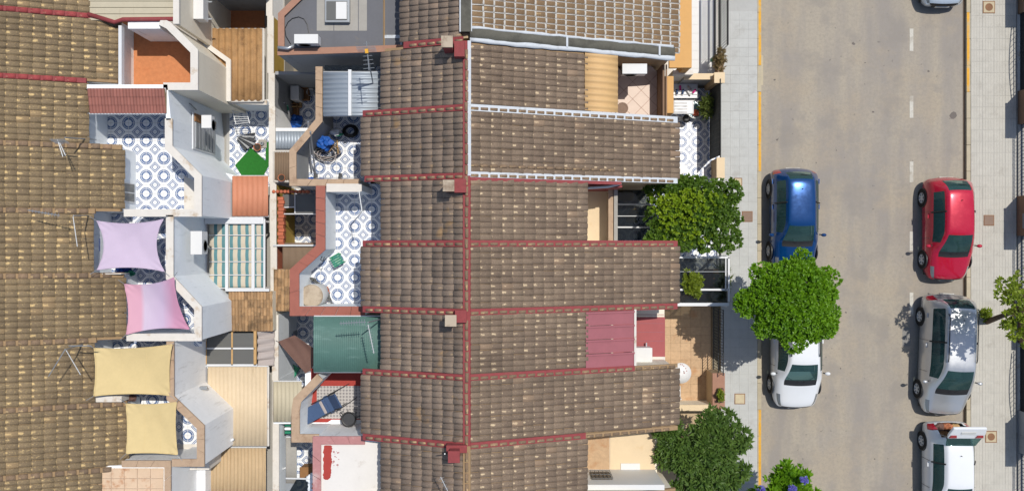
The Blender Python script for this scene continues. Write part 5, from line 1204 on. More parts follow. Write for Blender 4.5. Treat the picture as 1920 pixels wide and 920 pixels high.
antenna("slim white aerial standing over the ring tiled terrace", W(680, 395, ZT), W(673, 362, 6.8), [(W(673, 358, 6.9), W(679, 398, 6.9), 10, .1)])
antenna("aerial fixed to the red chimney at the bottom", W(833, 852, 6.9), W(834, 850, 8.6), [(W(826, 893, 8.4), W(842, 925, 8.4), 5, .07)])
# ---------------------------------------------------------------- front yards of the middle row
XF_ = 7.78                                # line of the front fences
def yard(x0, y0, x1, y1, m, name="front_yard", z=.06): 
    a = W(x0, y1, z); c = W(x1, y0, z); g = MB(); g.box(a.x, a.y, -.05, c.x, c.y, z); return struct(g.build(name, m))
# Z: white tiled yard, orange porch roof, iron fence
yz = yard(1215, -60, 1352, 148, "white_coping")
for i in range(5):
    for j in range(13):
        p = W(1262, 145, .06) + Vector((i * .33, j * .33, 0)); g = MB(); g.box(p.x + .004, p.y + .004, .05, p.x + .326, p.y + .326, .072); g.build("yard_tile", "plain_white", yz)
po = thing("porch_roof", "flat orange porch roof in front of the white jointed house", "porch roof", W(1282, 50, 2.9))
a, c = W(1255, 127, 2.9), W(1297, -60, 2.9); g = MB(); g.box(a.x, a.y, 2.72, c.x, c.y, 2.9); g.build("slab", "orange_wall", po)
for y in (120, -20): p = W(1290, y, 2.9); g = MB(); g.box(p.x - .12, p.y - .12, .06, p.x + .12, p.y + .12, 2.72); g.build("pillar", "orange_wall", po)
def fence_x(px): return XF_
railing((7.66, WY(98, 1), 0), (7.66, WY(-40, 1), 0), .1, 2.3, 26, "metal_dark", "black iron railing in front of the white tiled yard", r_=.02, rails=(.04, .36, .95), group="iron railings of the front yards")
g = MB(); a = W(1352, 145, .1); g.box(XF_ - .1, WY(142, .5), .06, XF_ + .12, WY(100, .5), .55); tag(g.build("planter_wall", "brown_wall"), "low brown wall carrying the dry plant at the pavement", "wall")
wz = thing("yard_wall", "cream topped wall between the white yard and the yard with the basin", "wall", W(1310, 144, 1.2))
wall_run([(1283, 143.5), (1345, 143.5)], 1.5, 0, .16, "grey_wall", "cream_floor", wz, name="wall")
pp = thing("gate_pillar", "cream gate pillar beside the dry plant", "pillar", W(1349, 147, 0)); p = W(1349, 146, 1.8); g = MB(); g.box(p.x - .16, p.y - .16, 0, p.x + .16, p.y + .16, 1.75); g.build("shaft", "tan_wall", pp); g = MB(); g.box(p.x - .19, p.y - .19, 1.75, p.x + .19, p.y + .19, 1.82); g.build("cap", "cream_floor", pp)
wa = slab_px([(1262, 132), (1262, 140), (1300, 140), (1300, 132)], 0, 1.9, "wall_stub", "white_coping", wz)
gb = MB(); gb.lathe(W(1334, 114, .5), [(.03, 0), (.07, .05), (.07, .3), (.03, .36)], 12); tag(gb.build("bottle", "plastic_green", None, True), "green bottle standing by the brown yard wall", "bottle")
# A: ring tiled yard
tile_floor([(5.2, YB[4]), (XF_ - .05, YB[4]), (XF_ - .05, YB[2] - .1), (5.2, YB[2] - .1)], .06, hA, org=tuple(W(1278, 266, .06)[:2]))
mat("screen_cloth", (.05, .058, .06), .9, .1, 4, .1)
railing((7.48, WY(296, .8), 0), (7.48, WY(158, .8), 0), .06, 1.9, 16, "metal_dark", "iron fence backed with dark screen before the ring tiled yard", sheet=(1.0, "screen_cloth"), group="iron railings of the front yards")
p = W(1350, 313, .95); pg = thing("gate_pillar", "cream pillar above the dense bush at the pavement", "pillar", (p.x, p.y, 0)); g = MB(); g.box(p.x - .12, WY(332, .95), 0, p.x + .12, WY(297, .95), 1.0); g.build("shaft", "tan_wall", pg); g = MB(); g.box(p.x - .15, WY(333, .95) - .02, 1.0, p.x + .15, WY(297, .95) + .02, 1.07); g.build("cap", "cream_floor", pg)
sr = thing("shoe_rack", "white rack with rows of blue and pink shoes", "shoe rack", W(1284, 172, .06)); a, c = W(1262, 184, .5), W(1308, 158, .5)
g = MB(); g.box(a.x, a.y, .45, c.x, c.y, .49); g.build("shelf", "plastic_white", sr)
for i in range(5): y = a.y + (c.y - a.y) * i / 4; g = MB(); g.tube([(a.x, y, .52), (c.x, y, .52)], .01, 5); g.build("rod", "metal_white", sr)
for x in (a.x + .03, c.x - .03):
    for y in (a.y + .03, c.y - .03): g = MB(); g.tube([(x, y, .06), (x, y, .5)], .015, 5); g.build("leg", "metal_white", sr)
mat("pink_shoe", A(225, 40, 150), .6); mat("navy_shoe", A(52, 84, 130), .6)
def shoe(x, y, m_, rz, label):
    p = W(x, y, .53); t = thing("shoe", label, "shoe", p, "shoes on the white rack", local=True); t.rotation_euler = (0, 0, rz)
    g = MB(); g.prism([(-.04, -.11), (.04, -.11), (.045, -.02), (.04, .02), (.05, .07), (.03, .12), (-.02, .12), (-.045, .07), (-.035, 0)], 0, .025); g.build("sole", "plastic_white", t)
    g = MB(); g.blob((0, .04, .045), .043, .075, .035, 0, 1, 6); g.build("upper", m_, t, True); g = MB(); g.lathe((0, -.05, .02), [(.038, 0), (.04, .06), (.03, .06), (.028, .01)], 10); g.build("heel", m_, t, True)
for (x, y, m_, rz, lb_) in ((1275, 166, "pink_shoe", 0, "pink shoe at the top left of the white rack"), (1269, 173, "navy_shoe", .1, "blue shoe on the left of the white rack"), (1280, 173, "navy_shoe", -.2, "blue shoe in the middle of the white rack, left of the pale pair"), (1293, 166, "cloth_grey", .6, "grey shoe at the upper middle of the white rack"), (1292, 175, "plastic_white", .7, "white shoe at the lower middle of the white rack"), (1301, 172, "pink_shoe", -.7, "pink shoe on the right of the white rack")): shoe(x, y, m_, rz, lb_)
dr_ = thing("clothes_airer", "white clothes airer with thin rods beside the round basin", "clothes airer", W(1282, 201, .06)); a, c = W(1262, 214, .95), W(1300, 188, .95)
for i in range(9): y = a.y + (c.y - a.y) * (i + .5) / 9; g = MB(); g.tube([(a.x, y, .95), (c.x, y + .02, .95)], .011, 5); g.build("rod", "metal_white", dr_)
g = MB()
def fn(u, v): return (a.x + (c.x - a.x) * u, a.y + (c.y - a.y) * v, .965 + .01 * math.sin(u * 14) * math.sin(v * 9))
g.grid(fn, 10, 10); g.build("towel", "plastic_white", dr_, True, solid=.004)
for i in range(4): g = MB(); y = a.y + .06 + i * .11; g.box(a.x + .05, y, .982, a.x + .52, y + .018, .988); g.build("stripe", "grey_wall", dr_)
for x in (a.x, c.x):
    g = MB(); g.tube([(x, a.y, .95), (x, c.y, .95)], .014, 5); g.build("side_rail", "metal_white", dr_)
    for y in (a.y + .04, c.y - .04): g = MB(); g.tube([(x, y, .95), (x, (a.y + c.y) / 2 + (a.y - y) * .4, .06)], .012, 5); g.build("leg", "metal_white", dr_)
bs = thing("wash_basin", "round white basin with blue water and an orange cloth", "basin", W(1303, 208, .06)); c = W(1301, 207, .06)
g = MB(); g.lathe(c, [(.24, 0), (.3, .2), (.34, .3), (.355, .3), (.33, .27), (.29, .2), (.23, .04)], 28); g.build("tub", "plastic_white", bs, True); g = MB(); g.lathe(c + Vector((0, 0, .2)), [(.288, 0), (.288, .004)], 24); mat("basin_water", A(110, 150, 160), .1); g.build("water", "basin_water", bs); g = MB(); g.blob(c + Vector((.02, -.13, .22)), .13, .12, .05, .2, 5, 10); mat("orange_cloth", A(238, 120, 84), .8); g.build("cloth", "orange_cloth", bs)
bk = thing("round_stool", "black round stool below the white clothes airer", "stool", W(1284, 226, .06)); c = W(1283, 226, .06); g = MB(); g.lathe(c, [(.14, .4), (.15, .42), (.15, .45), (.05, .46)], 18); g.build("seat", "plastic_black", bk, True)
for k in range(4): t = k * 1.57 + .4; g = MB(); g.tube([c + Vector((.1 * math.cos(t), .1 * math.sin(t), .42)), c + Vector((.16 * math.cos(t), .16 * math.sin(t), 0))], .012, 5); g.build("leg", "metal_grey", bk)
wb = thing("white_table", "white tabletop at the eave above the dense bush", "table", W(1278, 317, .06)); a, c = W(1255, 325, .7), W(1289, 309, .7); g = MB(); g.box(a.x, a.y, .66, c.x, c.y, .7); g.build("top", "plastic_white", wb, bevel=.01)
for x in (a.x + .05, c.x - .05):
    for y in (a.y + .04, c.y - .04): g = MB(); g.tube([(x, y, .06), (x, y, .66)], .015, 5); g.build("leg", "metal_white", wb)
# B: ring tiled yard in the shade, white pergola
tile_floor([(3.5, YB[5]), (XF_ - .05, YB[5]), (XF_ - .05, YB[4]), (3.5, YB[4])], .06, hB, org=tuple(W(1163, 443, .06)[:2]))
tile_floor([(5.2, YB[6] + .15), (XF_ - .05, YB[6] + .15), (XF_ - .05, YB[5] - .02), (5.2, YB[5] - .02)], .06, hB, org=tuple(W(1305, 503, .06)[:2]))
pg1 = thing("pergola", "thin white pergola bars over the shaded yard left of the bush", "pergola", W(1180, 405, .06))
for y, r_ in ((383, .03), (405, .016), (426, .03)): g = MB(); g.tube([W(1152, y, 2.6), W(1225, y, 2.6)], r_, 6); g.build("bar", "metal_white", pg1)
g = MB(); g.tube([W(1152, 360, 2.62), W(1152, 452, 2.62)], .02, 6); g.build("wall_bar", "metal_white", pg1)
for y in (383, 426): p = W(1224, y, 2.6); g = MB(); g.tube([(p.x, p.y, .06), p], .03, 6); g.build("post", "metal_white", pg1)
for x, y, r_, lb_ in ((1174, 366, .3, "large orange cushion in the shaded yard by the wall"), (1187, 397, .18, "orange cushion between the pergola bars"), (1183, 411, .2, "small orange cushion under the middle pergola bar")):
    g = MB(); g.blob(W(x, y, .25), r_, r_ * .8, .15, .06, int(x), 12); tag(g.build("cushion", "ochre_wall", None, True), lb_, "cushion", "orange cushions in the shaded yard")
for i, (x, y, lb_) in enumerate(((1162, 413, "white watering can by the wall of the shaded yard"), (1194, 391, "white plastic jug under the upper pergola bar"))): t = thing("jug", lb_, "jug", W(x, y, .06)); p = W(x, y, .06); g = MB(); g.lathe(p, [(.09, 0), (.11, .15), (.06, .28), (.07, .3)], 12); g.build("body", "plastic_white", t, True); g = MB(); g.tube([p + Vector((.1, 0, .1)), p + Vector((.18, .02, .2)), p + Vector((.07, 0, .27))], .015, 6); g.build("handle", "plastic_white", t)
pg2 = thing("pergola", "white square tube pergola frame over the yard below the bush", "pergola", W(1320, 527, .06))
zp = 2.45
for (x0, y0_, x1, y1_, w_) in ((1266, 480.5, 1368, 484, 0), (1365, 482, 1368.5, 565, 0), (1266, 541, 1366, 544.5, 0), (1266, 567.5, 1366, 573.5, 0), (1360, 484, 1362, 545, 0)):
    a, c = W(x0, y1_, zp), W(x1, y0_, zp); g = MB(); g.box(a.x, a.y, zp - .07, c.x, c.y, zp); g.build("beam", "metal_white", pg2)
g = MB(); g.tube([W(1266, 509, zp), W(1364, 509, zp)], .012, 6); g.build("wire", "metal_grey", pg2)
for x, y in ((1366, 483), (1366, 570), (1310, 570)): p = W(x, y, zp); g = MB(); g.box(p.x - .04, p.y - .04, .06, p.x + .04, p.y + .04, zp - .07); g.build("post", "metal_white", pg2)
g = MB(); a, c = W(1266, 572, 2.3), W(1364, 483, 2.3); g.box(a.x, a.y, 2.3, c.x, c.y, 2.32); g.build("shade_sheet", "pane", pg2)  # dark glass sheet added to deepen the shade in the yard below
g = MB(); a, c = W(1153, 450, 2.5), W(1224, 356, 2.5); g.box(a.x, a.y, 2.5, c.x, c.y, 2.52); g.build("shade_sheet", "pane", pg1)  # second tinted sheet, likewise added only to darken the yard under it
railing((XF_, WY(572, .8), 0), (XF_, WY(340, .8), 0), .1, 1.6, 30, "metal_white", "white iron railing under the pergola at the pavement", rails=(.04, .95), group="iron railings of the front yards")
wkt = thing("garden_cupboard", "brown wooden cupboard beneath the white pergola", "cupboard", W(1340, 528, .06)); a, c = W(1333, 542, 1.2), W(1347, 506, 1.2); g = MB(); g.box(a.x, a.y, .06, c.x, c.y, 1.15); g.build("body", "wood", wkt); g = MB(); g.box(a.x - .03, a.y - .03, 1.15, c.x + .03, c.y + .03, 1.2); g.build("top", "wood", wkt)
for i, (x, y, m_, lb_) in enumerate(((1297, 533, "plastic_white", "white folding chair under the yellow green plant"), (1338, 553, "plastic_white", "white watering can in the lower bay of the pergola"))):
    t = thing("garden_item", lb_, "chair" if i == 0 else "watering can", W(x, y, .06)); p = W(x, y, .06)
    if i == 0:
        t.name = "folding_chair"; ORG[t.name] = tuple(p)
        g = MB(); g.obox(p + Vector((0, 0, .42)), .42, .4, .04, .3); g.build("seat", m_, t)
        g = MB(); g.obox(p + Vector((-.2, 0, .5)), .04, .4, .4, .3); g.build("backrest", m_, t)
        for sx in (-1, 1):
            for sy in (-1, 1): g = MB(); g.tube([p + Vector((sx * .16, sy * .16, 0)), p + Vector((sx * .14, sy * .14, .42))], .015, 5); g.build("leg", m_, t)
    else:
        t.name = "watering_can"; ORG[t.name] = tuple(p)
        g = MB(); g.lathe(p, [(.14, 0), (.14, .26), (.1, .3)], 14); g.build("can", m_, t, True); g = MB(); g.tube([p + Vector((.12, 0, .08)), p + Vector((.34, .05, .3))], .02, 6); g.build("spout", m_, t)
# C: tan paved yard
yc_ = yard(1215, 577, 1336, 766, "mortar")
for i in range(6):
    for j in range(13):
        p = Vector((5.25 + i * .38, YB[8] + .05 + j * .31, 0)); 
        if p.x > 7.4 or p.y > YB[6] - .1: continue
        g = MB(); g.box(p.x + .003, p.y + .003, .05, p.x + .377, p.y + .307, .075 + random.uniform(-.001, .001)); g.build("yard_tile", "tan_floor", yc_)
railing((7.62, WY(697, .85), 0), (7.62, WY(578, .85), 0), .08, 1.75, 22, "metal_dark", "black iron railing of the tan paved yard", rails=(.03, .5, .96), group="iron railings of the front yards")
gpz = thing("gate_pillar", "pinkish pillar and wall end with a planter on top", "pillar", W(1345, 735, 0)); a, c = W(1337, 765, 1.25), W(1358, 700, 1.25); g = MB(); g.box(a.x, a.y, 0, c.x, c.y, 1.2); g.build("shaft", "tan_wall", gpz); g = MB(); g.box(a.x - .02, a.y - .02, 1.2, c.x + .02, c.y + .02, 1.26); g.build("cap", "brown_coping", gpz)
pb = thing("window_planter", "dark long planter on the pinkish pillar", "planter", W(1352, 742, 1.26)); a, c = W(1346, 754, 1.4), W(1357, 728, 1.4); g = MB(); g.box(a.x, a.y, 1.26, c.x, c.y, 1.38); g.build("trough", "plastic_black", pb); g = MB(); g.box(a.x + .03, a.y + .03, 1.36, c.x - .03, c.y - .03, 1.39); g.build("soil", "clay", pb)
wcz = thing("yard_wall", "cream wall between the tan paved yard and the dark leaved tree", "wall", W(1300, 760, 0)); wall_run([(1255, 764), (1345, 764)], 1.2, 0, .16, "cream_wall", "cream_floor", wcz, name="wall")
tb_ = thing("round_table", "round white table with a patterned cloth half under the eave", "table", W(1279, 698, .06)); c = W(1277, 699, .8); g = MB(); g.lathe(c, [(.36, -.03), (.38, -.02), (.38, 0), (.05, .006)], 30); g.build("tabletop", "plastic_white", tb_, True)
rg = random.Random(8)
for k in range(14): t, r_ = rg.uniform(0, 6.3), rg.uniform(.05, .33); g = MB(); g.lathe(c + Vector((r_ * math.cos(t), r_ * math.sin(t), .008)), [(.022, 0), (.02, .002)], 7); g.build("printed_spot", "pink_coping", tb_)
g = MB(); g.lathe(Vector((c.x, c.y, .06)), [(.2, 0), (.05, .05), (.04, .7)], 14); g.build("pedestal", "plastic_white", tb_, True)
for sy in (1,):
    p = W(1262, 699 + sy * 30, .06); t = thing("patio_chair", "white chair below the round table, mostly under the eave", "chair", p); g = MB(); g.obox(p + Vector((0, 0, .42)), .4, .38, .03); g.build("seat", "plastic_white", t, bevel=.01)
    g = MB(); g.tube([p + Vector((-.18, -sy * .2, .45)), p + Vector((-.15, -sy * .24, .85)), p + Vector((.15, -sy * .24, .85)), p + Vector((.18, -sy * .2, .45))], .02, 6); g.build("back_frame", "plastic_white", t)
    for sx in (-1, 1):
        for s2 in (-1, 1): g = MB(); g.tube([p + Vector((sx * .17, s2 * .16, 0)), p + Vector((sx * .16, s2 * .15, .42))], .015, 5); g.build("leg", "plastic_white", t)
yd_ = yard(1215, 768, 1352, 1000, "tan_wall")
railing((XF_, WY(960, .8), 0), (XF_, WY(780, .8), 0), .1, 1.6, 24, "metal_dark", "dark iron railing beneath the dark leaved tree", rails=(.04, .95), deco=True, group="iron railings of the front yards")

# ---------------------------------------------------------------- right hand side: walls, gates and railings on the pavement
XE = WX(1906, 0); ZW = 1.9
ye = yard(1907, -60, 1990, 1000, "white_coping", "front_yard")
def pillar_wall(y0, y1, label, m="brown_wall", z=ZW, dx=0.0, group="wall piers on the right pavement"):
    t = thing("wall_pier", label, "wall", (XE, WY((y0 + y1) / 2, 0), 0), group); g = MB(); g.box(XE - dx, WY(y1, 0), 0, XE + .32, WY(y0, 0), z); g.build("pier", m, t); g = MB(); g.box(XE - dx - .04, WY(y1, 0) - .03, z, XE + .36, WY(y0, 0) + .03, z + .07); g.build("coping", "stone_coping", t)
    return t
def meter(y0, y1, t_, dx=0.0): g = MB(); g.box(XE - dx - .03, WY(y1, .6), .55, XE - dx + .01, WY(y0, .6), 1.25); g.build("meter_door", "metal_grey", t_)
meter(-10, 22, pillar_wall(-60, 28, "brown wall pier with a grey door at the top right corner"))
pillar_wall(172, 234, "brown wall pier on the right pavement below the first gate")
meter(400, 428, pillar_wall(368, 442, "brown wall pier with a grey meter door beside the red car", dx=.06), .06)
meter(802, 834, pillar_wall(768, 846, "grey wall pier with a meter door at the bottom right", "grey_wall"))
def gate(y0, y1, label):
    p0, p1 = (XE + .1, WY(y1, 0), 0), (XE + .1, WY(y0, 0), 0)
    return railing(p0, p1, .05, 1.55, 14, "metal_dark", label, name="iron_gate", cat="gate", group="iron gates on the right pavement", rails=(.03, .6, .8), deco=True, sheet=(.6, "metal_dark"), arch=.38)
gate(28, 172, "black iron gate with an arched top near the top right corner"); gate(642, 768, "black iron gate with an arched top below the right hand tree")
def low_rail(y0, y1, label):
    t = railing((XE + .12, WY(y1, 0), 0), (XE + .12, WY(y0, 0), 0), .12, 1.5, max(6, int((y1 - y0) / 7)), "metal_blue", label, cat="railing", group="blue iron railings on the right pavement", rails=(.03, .5, .96), deco=True)
    g = MB(); g.box(XE, WY(y1, 0), 0, XE + .24, WY(y0, 0), .12); g.build("plinth", "concrete", t)
low_rail(234, 368, "dark blue railing on the right pavement above the red car's pier"); low_rail(442, 540, "dark blue railing on the right pavement above the tree"); low_rail(846, 1000, "dark blue railing in the bottom right corner")
g = thing("yard_wall", "plain shaded wall behind the right hand tree", "wall", (XE, WY(590, 0), 0)); q = MB(); q.box(XE, WY(642, 0), 0, XE + .2, WY(540, 0), 1.05); q.build("wall", "brown_wall", g); q = MB(); q.box(XE - .03, WY(642, 0), 1.05, XE + .23, WY(540, 0), 1.11); q.build("coping", "stone_coping", g)

# ---------------------------------------------------------------- trees and plants
leaf_mat("leaf_bright", (.05, .145, .006), (.185, .36, .008), .32); leaf_mat("leaf_bush", (.04, .10, .012), (.13, .22, .02), .35); leaf_mat("leaf_lime", (.15, .28, .01), (.32, .42, .02), .4); leaf_mat("leaf_dark", (.038, .09, .014), (.125, .205, .035), .25, .55); leaf_mat("leaf_yellow", (.12, .18, .015), (.26, .32, .03), .4)
leaf_mat("leaf_dry", (.14, .10, .04), (.24, .18, .08), .2); leaf_mat("leaf_spike", (.06, .11, .02), (.20, .24, .06), .3); leaf_mat("flower_blue", (.10, .10, .40), (.22, .2, .62), .3); leaf_mat("leaf_right", (.10, .17, .012), (.27, .34, .03), .4)
def lumps(n_, seed, flat=.55, size=(.3, .5), reach=.62):
    rg = random.Random(seed); out = [(0, 0, 0, .62)]
    for i in range(n_):
        t = rg.uniform(0, 6.283); r_ = reach * math.sqrt(rg.random()); out.append((r_ * math.cos(t), r_ * math.sin(t), flat * (1 - (r_ / reach) ** 2) * .8 - .1 + rg.uniform(-.1, .12), rg.uniform(*size)))
    return out
def tree(label, foot, cpx, zc, rad, trunk_r, m, ncl, ll, lw, per, seed, lump, cat="tree", name="street_tree", fork=5, **kw):
    foot = Vector(foot); c = W(cpx[0], cpx[1], zc); t = thing(name, label, cat, foot); rg = random.Random(seed)
    mid = foot.lerp(c, .55) + Vector((rg.uniform(-.1, .1), rg.uniform(-.1, .1), 0)); g = MB(); g.tube([foot, foot.lerp(mid, .5) + Vector((.03, .02, 0)), mid], trunk_r, 10, r2=trunk_r * .7); tk_ = g.build("trunk", "bark", t, True)
    for k in range(fork):
        a_ = k * 6.283 / fork + rg.uniform(-.3, .3); e = c + Vector((rad[0] * .6 * math.cos(a_), rad[1] * .6 * math.sin(a_), rad[2] * rg.uniform(0, .4))); g = MB(); g.tube([mid - Vector((0, 0, .05)), mid.lerp(e, .5) + Vector((0, 0, .15)), e], trunk_r * .5, 7, r2=trunk_r * .12); g.build("branch", "bark", tk_, True)
    leaf_cloud(t, c, rad, ncl, ll, lw, per, m, "crown", seed, lump, **kw)
    return t
tree("round bright green street tree between the blue and the white car", (XL - .55, WY(575, 0), .12), (1484, 563), 4.3, (1.74, 1.70, 1.3), .12, "leaf_bright", 4200, .12, .042, 10, 4, [(0, 0, -.1, .78)] * 2 + lumps(44, 2, .55, (.14, .25), .86), shell=.8, upb=.5, spread=.8)
bt_ = tree("dense bush tree spilling over the front yard and pavement", (7.1, WY(410, 0), .06), (1299, 405), 3.5, (1.70, 1.34, 1.0), .11, "leaf_bush", 2300, .13, .045, 11, 7, [(x * .78, y * .78, -.05, .34) for x in (-.8, -.3, .3, .85) for y in (-.75, 0, .8)] + lumps(18, 9, .35, (.24, .36), .78), cat="tree", name="bush_tree", upb=.5, spread=.9)
leaf_cloud(bt_, W(1290, 396, 3.72), (1.5, 1.15, .9), 440, .1, .04, 8, "leaf_lime", "yellow_leaves", 77, lumps(14, 19, .35, (.3, .42), .7), shell=.85, upb=.9)  # second, yellower layer of leaves set higher in the crown
tree("dark leaved tree with star shaped leaf clusters at the bottom", (7.3, WY(850, 0), .06), (1318, 850), 3.4, (1.85, 1.62, 1.1), .12, "leaf_dark", 980, .23, .042, 14, 12, lumps(34, 21, .4, (.16, .28), .82), shell=.7, name="garden_tree", upb=.35, spread=.9)
jt = tree("light green tree with blue flowers at the bottom edge", (XL - .5, WY(940, 0), .12), (1464, 938), 3.6, (1.6, 1.35, .9), .1, "leaf_bright", 900, .22, .05, 13, 15, lumps(16, 31, .4, (.26, .38), .7), name="flowering_tree", upb=.5)
for i, (x, y) in enumerate(((1428, 919), (1486, 915), (1507, 899))): leaf_cloud(jt, W(x, y, 4.35), (.12, .12, .1), 22, .07, .035, 6, "flower_blue", "flower_cluster", i + 50)
tree("leafy yellow green tree leaning over the right pavement", (WX(1848, 0), WY(602, 0), .12), (1942, 575), 4.6, (1.6, 1.45, 1.4), .11, "leaf_right", 430, .15, .05, 8, 17, lumps(26, 41, .4, (.16, .26), .8), upb=.5)
def shrub(label, px, py, z, zc, rad, m, ncl, ll, lw, per, seed, name="shrub", cat="plant", **kw):
    t = thing(name, label, cat, W(px, py, z)); p = W(px, py, z); c = W(px, py, zc)
    for k in range(5): a_ = k * 1.26; g = MB(); g.tube([p, p.lerp(c, .6) + Vector((.1 * math.cos(a_), .1 * math.sin(a_), 0)), c + Vector((rad[0] * .5 * math.cos(a_), rad[1] * .5 * math.sin(a_), 0))], .02, 5, r2=.008); g.build("stem", "bark", t)
    leaf_cloud(t, c, rad, ncl, ll, lw, per, m, "foliage", seed, **kw); return t
shrub("yellow green plant growing through the white pergola", 1297, 533, .06, 2.4, (.5, .62, .6), "leaf_yellow", 230, .11, .03, 9, 5, lumps=lumps(8, 4, .4, (.25, .4), .7))
shrub("spiky green and yellow plant beside the white basin", 1324, 200, .06, .7, (.17, .42, .35), "leaf_spike", 70, .2, .022, 10, 6, upb=.8, spread=.7)
shrub("dry brown plant on the low wall at the pavement", 1350, 113, .55, 1.2, (.2, .42, .35), "leaf_dry", 90, .12, .02, 9, 8, cat="plant")
shrub("small palm like plant rising behind the pergola post", 1352, 528, .06, 1.0, (.2, .55, .5), "leaf_spike", 60, .28, .025, 9, 18, upb=.6)
shrub("little green plant in the dark planter", 1352, 742, 1.38, 1.5, (.1, .22, .1), "leaf_yellow", 30, .1, .025, 7, 28)
shrub("weeds growing at the foot of the right hand tree", 1848, 588, .13, .3, (.16, .2, .16), "leaf_right", 30, .14, .03, 7, 38)
# ---------------------------------------------------------------- cars
paint_mat("paint_blue", (.002, .042, .16), .3, .14, .002); paint_mat("paint_red", (.42, .008, .034), .12, .2, .015); paint_mat("paint_white", (.66, .68, .70), 0, .3, .08); paint_mat("paint_silver", (.54, .55, .56), .65, .34, .05); paint_mat("paint_pale", (.55, .62, .68), .4, .3, .06)
mat("trim_black", (.015, .015, .016), .55, .1, 5, 0); mat("alloy", (.55, .55, .54), .4, .1, 6, 0); mat("seat_cloth", (.05, .05, .055), .9); mat("dash", (.03, .032, .034), .7)
mat("lamp_clear", A(128, 134, 138), .12, .05, 6, 0, coat=1.0); mat("lamp_red", (.32, .006, .02), .15, .1, 6, 0, coat=1.0); mat("plate", A(226, 226, 220), .5); mat("plate_blue", A(60, 90, 170), .5)
def car(label, cx, cy, rz, L, Wd, Ht, paint, hood=.25, ws=.42, rr=.86, rw=.95, rails=False, open_boot=False, group="cars parked along the kerbs", sunroof=False, shade=False, zb=.92, tail=.80):
    t = thing("parked_car", label, "car", (cx, cy, 0), group, local=True); t.rotation_euler = (0, 0, rz)
    w = Wd / 2; y = lambda f: -L / 2 + f * L          # front at -y
    # stations: f, top z, top half width, shoulder half width, shoulder z, body half width
    S = [(0.0, .46, .50, .58, .42, .66), (.012, .60, .58, .70, .52, .78), (.05, .70, .64, .80, .60, .91), (.12, .79, .68, .86, .68, .97), (hood - .012, zb + .01, .74, .92, zb - .10, 1.0), (hood + .015, zb + .05, .76, .945, zb - .05, 1.0),
         (hood + (ws - hood) * .55, zb + (Ht - zb) * .66, .65, .95, zb - .02, 1.0), (ws, Ht - .03, .575, .95, zb, 1.0), (ws + .05, Ht - .005, .56, .95, zb + .01, 1.0), ((ws + rr) / 2, Ht, .555, .95, zb + .02, 1.0), (rr - .06, Ht - .03, .55, .945, zb + .03, 1.0), (rr, Ht - .07, .545, .94, zb + .04, .995),
         ((rr + rw) / 2, (Ht + zb) / 2 + .08, .57, .92, zb + .03, .985), (rw, zb + .04, .62, .89, zb - .02, .965), (.975, tail, .62, .86, tail - .08, .94), (.992, .62, .60, .80, .52, .88), (1.0, .46, .52, .66, .42, .74)]
    V, Fc, MI = [], [], []; nr = 15
    for k, (f, zt, wt, wsd, zs, wb) in enumerate(S):
        glassy = 5 <= k <= 13; q = []
        cr_ = .035 if not glassy else .03
        wt_, zr = wt * w, zt
        xs = [0, wt_ * .55, wt_ * .93, wt_ * 1.06]
        zz = [zr + cr_, zr + cr_ * .75, zr + .005, zr - (.035 if glassy else .025)]
        xs += [wsd * w, wb * w * 1.0, wb * w * .985, wb * w * .93]
        lo_ = .20 if 2 <= k <= 14 else .30
        zz += [zs, max(lo_ + .2, zs * .72), max(lo_ + .1, .40 if zs > .5 else .36), lo_]
        for i in range(len(xs) - 1, 0, -1): q.append((-xs[i], zz[i]))
        for i in range(len(xs)): q.append((xs[i], zz[i]))
        for x, z in q:
            bow = (x / w) ** 2 * (.10 * L * .25) * (1 if k < 8 else -1) * (1.0 if k in (4, 5, 6, 7, 11, 12, 13, 14) else (1.1 if k in (0, 1, 2, 15, 16) else .8 if k in (3,) else 0))
            V.append((x, y(f) + bow, z))
    nr = len(V) // len(S)       # 15 points per ring, index 7 = centre
    GL = {"body": 0, "windscreen": 1, "rear_window": 2, "side_window": 3, "headlight": 4, "tail_light": 5, "none": 6, "grille": 7}
    for k in range(len(S) - 1):
        for i in range(nr - 1):
            j = min(i, nr - 2 - i); mi = 0        # 0 sill .. 6 centre
            if k in (5, 6) and j in (5, 6): mi = 1
            elif k == 4 and j in (5, 6): mi = 8
            elif k in (11, 12) and j in (5, 6): mi = 2
            elif 6 <= k <= 10 and j == 3: mi = 3
            elif k == 1 and j == 3: mi = 4
            elif k == 2 and j == 3: mi = 4
            elif k in (13, 14) and j in (2, 3): mi = 5
            elif k == 0 and j in (4, 5, 6): mi = 7
            if open_boot and k in (11, 12, 13, 14) and j in (5, 6) : mi = 6
            if open_boot and k in (12, 13) and j in (4,): mi = 6
            Fc.append((k * nr + i, (k + 1) * nr + i, (k + 1) * nr + i + 1, k * nr + i + 1)); MI.append(mi)
    Fc.append(tuple(range(nr))); MI.append(7); Fc.append(tuple(range((len(S) - 1) * nr, len(S) * nr))[::-1]); MI.append(0)
    me = bpy.data.meshes.new("shell"); me.from_pydata(V, [], Fc); me.update()
    for _ in range(9): me.materials.append(MATS["trim_black"])
    me.polygons.foreach_set("material_index", MI)
    tmp = bpy.data.objects.new("shell", me); COL.objects.link(tmp); md = tmp.modifiers.new("s", 'SUBSURF'); md.levels = 2; md.render_levels = 2
    dg = bpy.context.evaluated_depsgraph_get(); ev = tmp.evaluated_get(dg).to_mesh()
    vs = [tuple(v.co) for v in ev.vertices]; polys = [(tuple(p.vertices), p.material_index, p.center.copy()) for p in ev.polygons]
    tmp.evaluated_get(dg).to_mesh_clear(); bpy.data.objects.remove(tmp)
